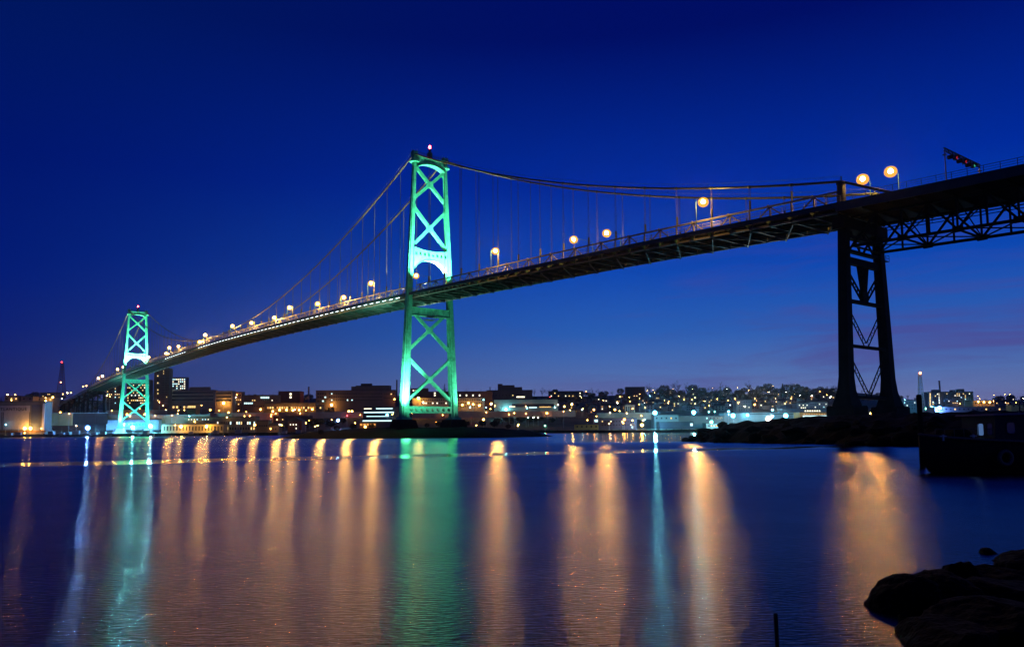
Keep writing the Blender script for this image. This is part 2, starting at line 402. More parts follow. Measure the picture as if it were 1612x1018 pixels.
def make_tower(s0):
    """returns list of (name, mesh) built about x=0 in tower coordinates"""
    b = MB()
    portal(b, 99.3, 99.2, 95.2, 97.0, 97.7, 98.6, 9)
    yield 'tower', b, None
    b = MB(); portal(b, 66.2, 65.3, 58.6, 62.3, 63.6, 64.7, 8)
    yield 'portal_beam', b, 'tower'
    b = MB()
    # strut under the deck
    w_ = W(44) - leg_w(44) / 2 + 0.1
    b.box(-0.9, -0.7, -w_, w_, 42.4, 44.9); b.box(0.7, 0.9, -w_, w_, 42.4, 44.9); b.box(-1.1, 1.1, -w_, w_, 44.9, 45.1); b.box(-1.1, 1.1, -w_, w_, 42.2, 42.4)
    for i in range(9):
        y = -w_ + 2 * w_ * (i + .5) / 9; b.box(-1.0, 1.0, y - .08, y + .08, 42.45, 44.85)
    yield 'deck_strut', b, 'tower'
    b = MB()
    # base strut with round openings
    w_ = W(9.5) - leg_w(9.5) / 2 + 0.1; nh = 8
    for sg in (-0.7, 0.7):
        for i in range(nh):
            c = -w_ + 2 * w_ * (i + .5) / nh; hw = w_ / nh; n = 16; r_ = 0.62
            o_ = []; in_ = []
            for k in range(n):
                a = 2 * math.pi * k / n + math.pi / n
                ca, sa = math.cos(a), math.sin(a); q = 1 / max(abs(ca), abs(sa))
                o_.append((c + ca * q * hw, 9.55 + sa * q * 1.05)); in_.append((c + ca * r_, 9.55 + sa * r_))
            vs = [(sg - .06, y, z) for y, z in o_] + [(sg - .06, y, z) for y, z in in_] + [(sg + .06, y, z) for y, z in o_] + [(sg + .06, y, z) for y, z in in_]
            fs = []
            for k in range(n):
                k2 = (k + 1) % n
                fs += [(k, k2, n + k2, n + k), (2 * n + k2, 2 * n + k, 3 * n + k, 3 * n + k2), (n + k, n + k2, 3 * n + k2, 3 * n + k)]
            b.add(vs, fs)
    b.box(-.9, .9, -w_, w_, 10.6, 10.75); b.box(-.9, .9, -w_, w_, 8.35, 8.5)
    yield 'base_strut', b, 'tower'
    for sg in (1, -1):
        l = MB(); rings = [plus_ring(z, sg * W(z), leg_w(z)) for z in (6.9, 30, 52, 75, 97.2)]
        l.loft(rings)
        for z in (12, 19, 27, 36, 41, 58, 70, 82, 90):   # splice collars
            l.loft([plus_ring(z - .1, sg * W(z), leg_w(z) + .09), plus_ring(z + .1, sg * W(z), leg_w(z) + .09)])
        # base shoe and floodlit foot plates
        l.box(-2.0, 2.0, sg * W(7) - 2.0, sg * W(7) + 2.0, 6.2, 6.9)
        for k in range(6):
            a = k * math.pi / 3; l.beam((math.cos(a) * 1.8, sg * W(7) + math.sin(a) * 1.8, 6.9), (math.cos(a) * 1.2, sg * W(8) + math.sin(a) * 1.2, 8.8), .1, .5)
        # ladder on the face
        for dy in (-.22, .22): l.beam((-leg_w(20) / 2 - .18, sg * W(20) + dy, 8), (-leg_w(40) / 2 - .18, sg * W(40) + dy, 41), .05, .05)
        # top collar
        n = 20
        for za, zb_, ra in ((96.9, 97.25, 1.75), (97.25, 97.35, 1.55)):
            l.loft([[(math.cos(2 * math.pi * k / n) * ra, sg * W(97) + math.sin(2 * math.pi * k / n) * ra, z) for k in range(n)] for z in (za, zb_)])
        l.loft([plus_ring(97.35, sg * W(97), 1.7, .8), plus_ring(99.2, sg * W(97), 1.6, .8)])
        for k in range(14):
            a = 2 * math.pi * k / 14; l.beam((math.cos(a) * 1.68, sg * W(97) + math.sin(a) * 1.68, 97.25), (math.cos(a) * 1.68, sg * W(97) + math.sin(a) * 1.68, 98.2), .04, .04)
        yield 'leg', l, 'tower'
        sd = MB(); c = sg * W(97)
        sd.box(-.9, .9, c - .75, c - .55, 99.2, 101.1); sd.box(-.9, .9, c + .55, c + .75, 99.2, 101.1)
        for k in (-.8, -.3, .3, .8): sd.box(k - .08, k + .08, c - .95, c + .95, 99.22, 100.7)
        sd.box(-.75, .75, c - .5, c + .5, 99.2, 99.8); sd.tube([(-.3, c - .9, 101.1), (-.3, c - .9, 101.9)], .05); sd.tube([(.3, c + .9, 101.1), (.3, c + .9, 101.9)], .05)
        yield 'cable_saddle', sd, 'tower'
    def diag(p, q):
        d = MB(); p = Vector(p); q = Vector(q); dr = (q - p).normalized(); e = dr.cross(Vector((1, 0, 0))).normalized()
        for s_ in (-.5, .5): d.beam(p + Vector((s_, 0, 0)), q + Vector((s_, 0, 0)), 0.92, 0.09, (1, 0, 0))
        Ln = (q - p).length; n = int(Ln / 0.85)
        for off in (-.42, .42):
            for i in range(n):
                a = p + dr * (Ln * i / n) + e * off; c_ = p + dr * (Ln * (i + 1) / n) + e * off; sx = .44 if i % 2 else -.44
                d.beam(a + Vector((sx, 0, 0)), c_ - Vector((sx, 0, 0)), .10, .05, e)
        # gussets where the diagonal meets the legs
        for pt, di in ((p, 1), (q, -1)):
            for s_ in (-.56, .56):
                sg = 1 if pt.y > 0 else -1
                d.add([(s_, pt.y + sg * .3, pt.z + 2.0), (s_, pt.y + sg * .3, pt.z - 2.0), (s_, pt.y - sg * .7, pt.z - di * (1.0 if q.z < p.z else -1.0) * 1.0), (s_, pt.y - sg * .1, pt.z + 1.3)], [(0, 1, 2, 3)])
        return d
    for (za, zb_) in ((95.2, 84.2), (80.4, 67.2), (44.0, 30.6), (26.8, 13.0)):
        ia = lambda z: W(z) - leg_w(z) / 2
        yield 'cross_brace', diag((0, ia(za), za), (0, -ia(zb_), zb_)), 'tower'
        yield 'cross_brace', diag((0, -ia(za), za), (0, ia(zb_), zb_)), 'tower'
        if za > 60 or True:
            zc = (za + zb_) / 2 + .1; g_ = MB()
            for s_ in (-.6, .6): g_.add([(s_, 1.2 * math.cos(a * math.pi / 3), zc + 1.3 * math.sin(a * math.pi / 3)) for a in range(6)], [(0, 1, 2, 3, 4, 5)])
            yield 'gusset_plate', g_, 'tower'
    t_ = MB()   # walkway over the portal, instruments
    for y_ in (-.8, .8):
        for z_ in (100.2, 100.75): t_.beam((y_, -W(97) + .8, z_), (y_, W(97) - .8, z_), .06, .06)
        for k in range(9): t_.beam((y_, -W(97) + .8 + k * (2 * W(97) - 1.6) / 8, 99.4), (y_, -W(97) + .8 + k * (2 * W(97) - 1.6) / 8, 100.75), .05, .05)
    t_.box(-.9, .9, -W(97) + .8, W(97) - .8, 99.34, 99.42)
    yield 'summit_walkway', t_, 'tower'
    p_ = MB(); p_.box(-.7, .7, -.7, .7, 99.45, 101.6); p_.tube([(0, 0, 101.6), (0, 0, 103.0)], .3, 8)
    for a in range(4): p_.beam((.8 * math.cos(a * 1.57), .8 * math.sin(a * 1.57), 101.6), (.25 * math.cos(a * 1.57), .25 * math.sin(a * 1.57), 103.2), .08, .08)
    yield 'beacon_stand', p_, 'tower'
    q_ = MB(); q_.ball((0, 0, 103.75), .42, 10, 8, 1.5)
    yield 'red_beacon', q_, 'tower'
    # service platform under the deck
    s_ = MB(); s_.box(-1.6, 1.6, -1.9, 1.9, 41.0, 41.12)
    for a, c_ in ((-1.6, -1.9), (1.6, -1.9), (1.6, 1.9), (-1.6, 1.9)):
        s_.beam((a, c_, 41.1), (a, c_, 42.3), .07, .07)
    for k in (-1.9, 1.9): s_.beam((-1.6, k, 41.7), (1.6, k, 41.7), .06, .06)
    for k in (-1.6, 1.6): s_.beam((k, -1.9, 41.7), (k, 1.9, 41.7), .06, .06)
    yield 'service_cradle', s_, 'tower'
M_beac = glow('beacon_red', (1, .04, .05), 60)
tower_src = []
for s0 in (0.0, MAIN):
    if not tower_src:
        top = None
        for nm, mb, par in make_tower(0):
            mm = M_beac if nm == 'red_beacon' else M_steel if nm in ('beacon_stand', 'summit_walkway', 'service_cradle') else M_green
            o = mb.build(nm, mm, bridge if par is None else top)
            if par is None: top = o; o.location = (0, 0, 0); o['label'] = 'floodlit green tower on the near point'
            tower_src.append((nm, o.data))
    else:
        for i, (nm, me) in enumerate(tower_src):
            if i == 0: top = link(nm, me, bridge, (s0, 0, 0)); top['label'] = 'smaller-looking green tower at the far shore'
            else: link(nm, me, top)
# pedestals
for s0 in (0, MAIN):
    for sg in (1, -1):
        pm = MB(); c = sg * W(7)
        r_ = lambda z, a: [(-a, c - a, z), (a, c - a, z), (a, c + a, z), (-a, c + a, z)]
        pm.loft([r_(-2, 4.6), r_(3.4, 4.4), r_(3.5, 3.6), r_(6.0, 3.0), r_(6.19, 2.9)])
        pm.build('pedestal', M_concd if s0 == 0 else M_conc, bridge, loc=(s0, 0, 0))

# --- cables
def zc(s):
    if s < -SIDE: return 48.7 + (s + SIDE) * 0.48
    if s < 0:
        u = -s / SIDE; return 100.1 * (1 - u) + 48.7 * u - 4 * 5.6 * u * (1 - u)
    if s <= MAIN: return 56.9 + (100.1 - 56.9) * ((s - MAIN / 2) / (MAIN / 2)) ** 2
    if s <= MAIN + SIDE:
        u = (s - MAIN) / SIDE; return 100.1 * (1 - u) + 48.7 * u - 4 * 5.6 * u * (1 - u)
    return 48.7 - (s - MAIN - SIDE) * 0.48
CT = 6.36
for sg in (1, -1):
    pts = [(-SIDE - 14, sg * CT, zc(-SIDE - 14))] + [(s, sg * CT, zc(s)) for s in [-SIDE + i * SIDE / 32 for i in range(33)][:-1]] + [(s, sg * CT, zc(s)) for s in [i * MAIN / 90 for i in range(91)]][:-1] + [(s, sg * CT, zc(s)) for s in [MAIN + i * SIDE / 32 for i in range(33)]] + [(MAIN + SIDE + 14, sg * CT, zc(MAIN + SIDE + 14))]
    cb = MB(); cb.tube(pts, 0.25, 8)
    for i in range(-15, 61):     # cable bands and hand ropes
        s = i * 9.8
        if abs(s) < 2 or abs(s - MAIN) < 2 or s > MAIN + SIDE - 2: continue
        cb.tube([(s - .3, sg * CT, zc(s - .3)), (s + .3, sg * CT, zc(s + .3))], .34, 8)
    o = cb.build('main_cable', M_cable, bridge, True)
    hr = MB()
    for dy in (-.45, .45):
        hr.tube([(x, y + dy, z + 1.05) for x, y, z in pts[1:-1]], 0.025, 3)
    hr.build('hand_rope', M_cable, o)
PAN = 9.8
hs = []
for i in range(-16, 62):
    s = i * PAN if i <= 45 else MAIN + (i - 45) * PAN
    s = max(s, -SIDE + 0.7)
    if abs(s) < 3 or abs(s - MAIN) < 3 or s < -SIDE + 4 or s > MAIN + SIDE - 4: continue
    for sg in (1, -1):
        if zc(s) - zt(s) > 1.0: hs.append((s, sg))
P0 = Vector((0, 0, 0))
hs.sort(key=lambda h: -(zc(h[0]) - zt(h[0])) / (BW(h[0], h[1] * CT, 60)).length)
def hanger(mb, s, sg):
    for ds in (-.22, .22): mb.tube([(s + ds, sg * CT, zt(s) - .1), (s + ds * .6, sg * CT, zc(s))], .055, 4)
    mb.beam((s, sg * CT, zt(s) - .1), (s, sg * CT, zt(s) + 2.2), .14, .6, (0, 1, 0))
for s, sg in hs[:100]:
    mb = MB(); hanger(mb, s, sg); mb.build('hanger', M_cable, bridge)
rest = MB()
for s, sg in hs[100:]: hanger(rest, s, sg)
if hs[100:]: rest.build('hanger_ropes', M_cable, bridge)['kind'] = 'stuff'

# --- deck
S0, S1 = -330.0, 900.0
def strip(mb, sa, sb, y0, y1, z0, z1, step=4.9):
    """a prism following the deck profile between offsets z0..z1"""
    n = max(1, int(round((sb - sa) / step))); rings = []
    for i in range(n + 1):
        s = sa + (sb - sa) * i / n; z = zd(s)
        rings.append([(s, y0, z + z0), (s, y1, z + z0), (s, y1, z + z1), (s, y0, z + z1)])
    mb.loft(rings)
deck = MB()
strip(deck, S0, S1, -6.1, 6.1, -.28, 0.0)
strip(deck, S0, S1, 5.7, 6.05, 0.002, .15); strip(deck, S0, S1, -6.05, -5.7, 0.002, .15)
deck = deck.build('deck', M_asph, bridge)
for sg in (1, -1):
    wk = MB(); a, c = sorted((sg * 7.25, sg * 8.75)); strip(wk, S0, S1, a, c, -.02, .12)
    wk.build('walkway', M_conc, deck)
    fa = MB(); a, c = sorted((sg * 8.76, sg * 8.98)); strip(fa, -SIDE, MAIN + SIDE, a, c, -.78, .18)
    strip(fa, S0, -SIDE, a, c, -1.5, .18); strip(fa, MAIN + SIDE, S1, a, c, -1.3, .18)
    # bottom flange of the fascia
    a, c = sorted((sg * 8.6, sg * 9.12)); strip(fa, S0, S1, a, c, -1.62 if False else -1.5 - .06, -1.5) if False else None
    fa.build('fascia_girder', M_steel, deck)
    rl_ = MB()
    for z in (.55, .95, 1.35): rl_.tube([(s, sg * 8.87, zd(s) + z) for s in np.arange(S0, S1 + .1, 4.9)], .035 if z < 1.3 else .05, 4)
    s = S0
    while s < S1:
        rl_.beam((s, sg * 8.87, zd(s) + .18), (s, sg * 8.87, zd(s) + 1.35), .07, .09); s += 2.45
    rl_.build('railing', M_rail, deck)
    # stiffening truss
    tr = MB(); yt = sg * 6.66
    strip(tr, -SIDE + .5, -2.2, *sorted((yt - .2, yt + .2)), 2.6, 2.95); strip(tr, 2.2, MAIN - 2.2, yt - .2, yt + .2, 2.6, 2.95); strip(tr, MAIN + 2.2, MAIN + SIDE - .5, yt - .2, yt + .2, 2.6, 2.95)
    strip(tr, -SIDE + .5, MAIN + SIDE - .5, yt - .22, yt + .22, -1.4, -1.0)
    k = 0
    s = -16 * PAN + .0
    while s < MAIN + SIDE - 3:
        e = s + PAN / 2
        for q in (s, e):
            if -SIDE + .5 < q < MAIN + SIDE - .5 and abs(q) > 2 and abs(q - MAIN) > 2:
                tr.beam((q, yt, zd(q) - 1.0), (q, yt, zd(q) + 2.6), .3, .24, (0, 1, 0))
        for q in (e - PAN / 2, e + PAN / 2):
            if -SIDE < q < MAIN + SIDE: tr.beam((e, yt, zd(e) + 2.7), (q, yt, zd(q) - 1.1), .24, .22, (0, 1, 0))
        # small fittings on the top chord
        tr.box(e + .3, e + .6, yt - .12, yt + .12, zd(e) + 2.951, zd(e) + 3.2)
        s += PAN
    for z in (.7, 1.25): tr.tube([(s, yt + sg * .25, zd(s) + z) for s in np.arange(-SIDE + 1, MAIN + SIDE - 1, 4.9)], .045, 4)
    tr.build('stiffening_truss', M_rail, deck)
fb = MB(); s = -16 * PAN
while s < MAIN + SIDE:
    z = zd(s)
    # tapered floor beam with cantilever brackets
    vs = []
    for x in (s - .09, s + .09): vs += [(x, -8.7, z - .3), (x, -8.7, z - .75), (x, -6.6, z - 1.35), (x, 6.6, z - 1.35), (x, 8.7, z - .75), (x, 8.7, z - .3)]
    fb.add(vs, [(0, 1, 2, 3, 4, 5), (11, 10, 9, 8, 7, 6)] + [(i, (i + 6), (i + 1) % 6 + 6, (i + 1) % 6) for i in range(6)])
    fb.box(s - .45, s + .45, 6.1, 7.25, z - .24, z - .03); fb.box(s - .45, s + .45, -7.25, -6.1, z - .24, z - .03)
    fb.box(s - .25, s + .25, -6.6, 6.6, z - 1.45, z - 1.352)
    s += PAN / 2
fb.build('floor_beams', M_steel, deck)
st = MB()
for y in (-4.4, -2.2, 0, 2.2, 4.4): strip(st, -SIDE, MAIN + SIDE, y - .12, y + .12, -.8, -.29)
st.build('stringers', M_steel, deck)
lt = MB(); s = -16 * PAN
while s < MAIN + SIDE - PAN:
    lt.beam((s, -6.4, zd(s) - 1.62), (s + PAN, 6.4, zd(s + PAN) - 1.62), .22, .18); lt.beam((s, 6.4, zd(s) - 1.85), (s + PAN, -6.4, zd(s + PAN) - 1.85), .22, .18); s += PAN
lt.build('wind_bracing', M_steel, deck)
# glowing bars below the near edge stand in for lamplight through deck gaps
M_gap = glow('gap_glow', (.75, .92, 1), 5, False)
i = 0
for k in range(1, 66):
    s = 2 + k * PAN / 2
    if 246 < s < 268 or s > 318: continue
    mb = MB(); mb.box(-1.15, 1.15, -.09, .09, -.06, .06)
    mb.build('gap_glow_bar', M_gap, deck, loc=(s, 8.87, zd(s) - .95))

# --- approach spans, right-hand end: plate deck on trusses
ap = MB()
strip(ap, S0, -SIDE, -8.7, 8.7, -1.35, -.30)
s = S0
while s < -SIDE: 
    ap.box(s - .15, s + .15, -8.6, 8.6, zd(s) - 1.75, zd(s) - 1.352); s += 4.65
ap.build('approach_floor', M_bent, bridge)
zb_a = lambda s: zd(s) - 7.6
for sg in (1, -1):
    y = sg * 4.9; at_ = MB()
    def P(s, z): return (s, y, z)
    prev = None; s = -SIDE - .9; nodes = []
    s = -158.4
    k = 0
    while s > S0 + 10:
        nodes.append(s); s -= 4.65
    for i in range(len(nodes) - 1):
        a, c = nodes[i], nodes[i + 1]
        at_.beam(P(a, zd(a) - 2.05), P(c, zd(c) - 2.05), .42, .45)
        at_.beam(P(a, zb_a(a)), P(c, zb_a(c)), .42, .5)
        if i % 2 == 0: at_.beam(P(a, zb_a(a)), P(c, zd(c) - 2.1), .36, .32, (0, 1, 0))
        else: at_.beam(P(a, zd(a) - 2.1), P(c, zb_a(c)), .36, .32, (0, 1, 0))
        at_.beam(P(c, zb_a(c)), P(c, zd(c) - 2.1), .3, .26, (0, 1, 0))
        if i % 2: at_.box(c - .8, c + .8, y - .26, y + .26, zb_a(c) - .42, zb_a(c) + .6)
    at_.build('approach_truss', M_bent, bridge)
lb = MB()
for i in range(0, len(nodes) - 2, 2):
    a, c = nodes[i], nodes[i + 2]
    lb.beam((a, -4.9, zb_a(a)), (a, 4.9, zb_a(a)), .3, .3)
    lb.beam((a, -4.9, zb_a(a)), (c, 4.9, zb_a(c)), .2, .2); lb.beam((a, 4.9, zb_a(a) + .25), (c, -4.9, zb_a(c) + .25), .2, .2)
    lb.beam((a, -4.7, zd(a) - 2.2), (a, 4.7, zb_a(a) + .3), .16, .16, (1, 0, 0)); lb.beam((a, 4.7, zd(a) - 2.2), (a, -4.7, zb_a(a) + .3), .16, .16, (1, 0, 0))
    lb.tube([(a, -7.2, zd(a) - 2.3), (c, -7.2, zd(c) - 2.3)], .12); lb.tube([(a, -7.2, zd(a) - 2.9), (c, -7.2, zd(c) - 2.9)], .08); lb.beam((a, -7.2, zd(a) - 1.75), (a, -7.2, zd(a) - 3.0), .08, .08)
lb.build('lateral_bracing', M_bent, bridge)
# near approach pier further right (outside the photo's frame)
def WB(z): return 6.236 - 0.0499 * (z - 42.1)

def make_bent(s0, zbase, material, zleg=40.0):
    b = MB()
    inner = lambda z: WB(z) - .8
    for y in (-2.6, 2.6):
        b.beam((0, y * 1.6, 39.6), (0, y * .3, 36), .34, .3, (1, 0, 0)); b.beam((0, y * .2, 39.6), (0, y * 1.65, 36), .3, .3, (1, 0, 0))
    b.box(-1.2, 1.2, -8.2, 8.2, 39.4, 41.6); b.box(-.7, .7, -6.4, 6.4, 37.9, 38.5)
    gp = MB(); gp.add([(-.4, -1.2, 28), (-.4, 1.2, 28), (-.4, .9, 26.2), (-.4, -.9, 26.2), (.4, -1.2, 28), (.4, 1.2, 28), (.4, .9, 26.2), (.4, -.9, 26.2)], [(0, 1, 2, 3), (7, 6, 5, 4), (0, 4, 5, 1), (1, 5, 6, 2), (2, 6, 7, 3), (3, 7, 4, 0)])
    top = b.build('cable_bent', material, bridge, loc=(s0, 0, 0))
    gp.build('gusset_plate', material, top)
    for z, h in ((33.6, 1.3), (35.5, .5), (25.9, .55), (17.4, .5), (7.8, .6)): MB().box(-.5, .5, -inner(z) - .1, inner(z) + .1, z - h / 2, z + h / 2).build('strut', material, top)
    for sg in (1, -1):
        l = MB(); rg = lambda z, a, b_: [(-a, sg * WB(z) - b_, z), (a, sg * WB(z) - b_, z), (a, sg * WB(z) + b_, z), (-a, sg * WB(z) + b_, z)]
        l.loft([rg(zbase, 1.9, 1.9), rg(7.4, 1.55, 1.55), rg(9.0, 1.2, 1.2), rg(11.5, 1.0, 1.0), rg(25, .9, .9), rg(40, .76, .76), rg(44.2, .6, .6)])
        l.build('leg', material, top)
        t2 = MB(); c = sg * 6.36
        z0 = zd(s0)
        t2.loft([[(x, c + y, z) for x, y in ((-.5, -.55), (.5, -.55), (.5, .55), (-.5, .55))] for z in (44.2, 48.1)])
        for x in (-.62, .62): t2.laced((x, c + sg * .2, 44.3), (x, c + sg * .2, 48.0), .55, .1, (1, 0, 0), .1, 9, .06)
        t2.box(-.8, .8, c - .5, c + .5, 48.1, 48.5); t2.tube([(0, c, 48.8), (0, c, 49.7)], .13, 6)
        t2.build('cable_post', M_cable, top)
        for (za, zb_, xa) in ((24.3, 17.9, 1), (15.6, 8.4, 1)):
            v = MB(); v.laced((0, sg * (inner(za) - .1), za), (0, sg * .35, zb_), .95, .16, (1, 0, 0), .15); v.build('laced_brace', material, top)
        v = MB(); v.laced((0, sg * inner(30), 31.6), (0, sg * .7, 26.6), .9, .3, (1, 0, 0), .2)
        v.laced((0, sg * 1.6, 33.0), (0, sg * .5, 27.6), .6, .4, (1, 0, 0), .14); v.build('laced_brace', material, top)
    v = MB(); v.laced((0, 0, 33.0), (0, 0, 27.6), .75, .4, (1, 0, 0), .16); v.build('laced_brace', material, top)
    for sg in (1, -1):
        p = MB(); c = sg * 8.0; r_ = lambda z, a: [(-a, c - a, z), (a, c - a, z), (a, c + a, z), (-a, c + a, z)]
        p.loft([r_(-1, 2.75), r_(zbase - .3, 2.6), r_(zbase, 2.45)]); p.build('pedestal', M_concd, top)
    return top
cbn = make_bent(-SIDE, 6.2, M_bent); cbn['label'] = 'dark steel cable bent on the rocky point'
pf = MB(); pf.box(-.9, .9, -8.9, -7.4, 35.0, 35.1)
for q in ((-.9, -8.9), (.9, -8.9), (-.9, -7.5), (.9, -7.5)): pf.beam((*q, 35.1), (*q, 36.2), .06, .06)
for z in (35.65, 36.2): pf.beam((-.9, -8.9, z), (.9, -8.9, z), .05, .05); pf.beam((-.9, -8.9, z), (-.9, -7.4, z), .05, .05); pf.beam((.9, -8.9, z), (.9, -7.4, z), .05, .05)
pf.beam((0, -8.7, 35), (0, -7.3, 33.4), .1, .1)
pf.tube([(.3, -7.6, 35), (.3, -7.4, 41)], .03, 4); pf.tube([(-.3, -7.6, 35), (-.3, -7.4, 41)], .03, 4)
pf.build('inspection_balcony', M_bent, cbn)
cbf = make_bent(MAIN + SIDE, 6.2, M_bent); cbf['label'] = 'dark cable bent over the far shore'
def viaduct_pier(s, w=6.0):
    zt_ = zd(s) - 1.4
    b = MB()
    for sg in (1, -1): b.beam((s, sg * w, 1), (s, sg * w, zt_), 1.1, 1.3, (0, 1, 0))
    b.box(s - .8, s + .8, -8.2, 8.2, zt_, zt_ + 1.0)
    n = 2 if zt_ > 24 else 1
    for i in range(n):
        za, zb_ = 6 + (zt_ - 6) * i / n, 6 + (zt_ - 6) * (i + 1) / n
        b.beam((s, -w, za), (s, w, zb_), .35, .35, (1, 0, 0)); b.beam((s + .4, w, za), (s + .4, -w, zb_), .35, .35, (1, 0, 0)); b.beam((s, -w, zb_), (s, w, zb_), .4, .4)
    b.build('viaduct_pier', M_bent, bridge)
for s in (-215, -275, -325, 625, 652, 680, 710, 740, 770, 800, 830): viaduct_pier(s)
vg = MB()
for y in (-5, 0, 5): strip(vg, MAIN + SIDE + .8, S1, y - .35, y + .35, -2.6, -.3)
vg.build('viaduct_girders', M_bent, bridge)

# ------------------------------------------------------------------ lamps
def halo_mat(name, col, s, k):  # see-through emissive shell, an added halo standing in for lamp glow
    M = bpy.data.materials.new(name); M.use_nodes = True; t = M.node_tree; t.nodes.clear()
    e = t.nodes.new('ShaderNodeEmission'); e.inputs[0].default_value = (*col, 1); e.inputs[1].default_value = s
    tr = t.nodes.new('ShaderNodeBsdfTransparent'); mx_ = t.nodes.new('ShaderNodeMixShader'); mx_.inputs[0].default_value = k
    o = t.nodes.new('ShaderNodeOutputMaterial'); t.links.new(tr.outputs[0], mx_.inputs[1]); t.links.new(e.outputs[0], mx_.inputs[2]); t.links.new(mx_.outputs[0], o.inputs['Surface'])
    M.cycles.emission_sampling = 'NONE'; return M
M_halo = {}
def halo(col, s=1.4, k=.6):
    if col not in M_halo: M_halo[col] = halo_mat('halo_glow', col, s, k)
    return M_halo[col]
M_gl = {}
def gmat(col, s):
    k = (col, s)
    if k not in M_gl: M_gl[k] = glow('lamp_glow', col, s)
    return M_gl[k]
DECK_L = 3300.0
def deck_lamp(px, py, side, t_=None, k=1.0, label=''):
    t_ = side * 3.2 if t_ is None else t_
    if side > 0: t_ = 7.9
    s, z = onplane(px, py, t_)
    ar = 1.7 if side > 0 else 0.0
    s += ar; base = zd(s) + .12; yb = side * (8.3 if side > 0 else 6.2)
    r = thing('street_lamp', label, 'street lamp', BW(s, yb, base), BROT, 'street lamps along the bridge deck')
    h = z - base; dy = t_ - yb
    mb = MB(); mb.tube([(0, 0, 0), (0, 0, h * .5), (0, 0, h + .2), (-ar * .1, dy * .1, h + .45), (-ar, dy * .9, h + .5)], [.11, .09, .07, .05, .045], 6); mb.build('pole', M_steel, r)
    mb = MB(); mb.loft([[(x - ar, dy + y, z_) for x, y in ((-.3, -.75), (.3, -.75), (.3, .5), (-.3, .5))] for z_ in (h + .46, h + .62)]); mb.build('lamp_housing', M_dark, r)
    mb = MB(); mb.ball((-ar, dy, h), .45, 12, 8, .8); mb.build('bulb', gmat((1, .54, .12), DECK_L * k), r)
    mb = MB(); mb.ball((-ar, dy, h - .05), 1.2, 16, 10, .9); mb.build('halo_shell', halo((1, .40, .02)), r, True)  # oversized glowing shell added round the bulb as its halo
LAMPS = [(1402, 270, -1, -3.2, .5, 'second lamp right of the cable bent, brightest orange lamp on the approach'),
         (1358, 282, -1, -3.4, .4, 'orange deck lamp just right of the cable bent post'),
         (1107, 318, 1, 3.0, 1.0, 'large bright orange lamp on the side span, nearest left of the cable bent'),
         (955, 367, -1, -1.0, 1.1, 'orange deck lamp, right one of the close pair on the side span'),
         (903, 377, -1, 1.0, .8, 'orange deck lamp, left one of the close pair on the side span'),
         (780, 395, 1, 2.6, 1.1, 'orange deck lamp nearest to the right of the near tower'),
         (655, 434, -1, 0, .35, 'small orange deck lamp seen through the near tower portal'),
         (584, 446, 1, 3.0, 1.0, 'orange deck lamp, first to the left of the near tower'),
         (541, 468, 1, 2.0, .9, 'orange deck lamp, second to the left of the near tower'),
         (500, 478, 1, 2.4, .7, 'orange deck lamp, third to the left of the near tower'),
         (456, 484, 1, 4.0, .9, 'orange deck lamp, fourth to the left of the near tower'),
         (432, 500, 1, 3.4, .9, 'orange deck lamp, fifth to the left of the near tower'),
         (396, 508, 1, 3.0, .7, 'orange deck lamp, sixth to the left of the near tower'),
         (366, 513, 1, 4.0, .8, 'orange deck lamp, seventh to the left of the near tower'),
         (323, 527, 1, 3.5, .8, 'orange deck lamp, eighth to the left of the near tower'),
         (314, 538, 1, 4.0, .8, 'orange deck lamp, ninth to the left of the near tower'),
         (281, 545, 1, 3, .5, 'orange deck lamp, fourth to the right of the far tower'),
         (266.5, 547, 1, 3, .7, 'orange deck lamp, third to the right of the far tower'),
         (261.5, 556, 1, 6, .4, 'orange deck lamp, second to the right of the far tower'),
         (234, 562, 1, 3, .5, 'orange deck lamp touching the right leg of the far tower'),
         (185, 581, 1, 3, .8, 'bright deck lamp just left of the far tower'),
         (194, 577.5, 1, 2, .4, 'small deck lamp against the left leg of the far tower'),
         (161, 592, 1, 3, .6, 'deck lamp, third to the left of the far tower'),
         (155, 595, 1, 3, .9, 'bright deck lamp, fourth to the left of the far tower')]
for a in LAMPS: deck_lamp(a[0], a[1], a[2], a[3], a[4] * (1.6 if 240 < a[0] < 600 else 1), a[5])

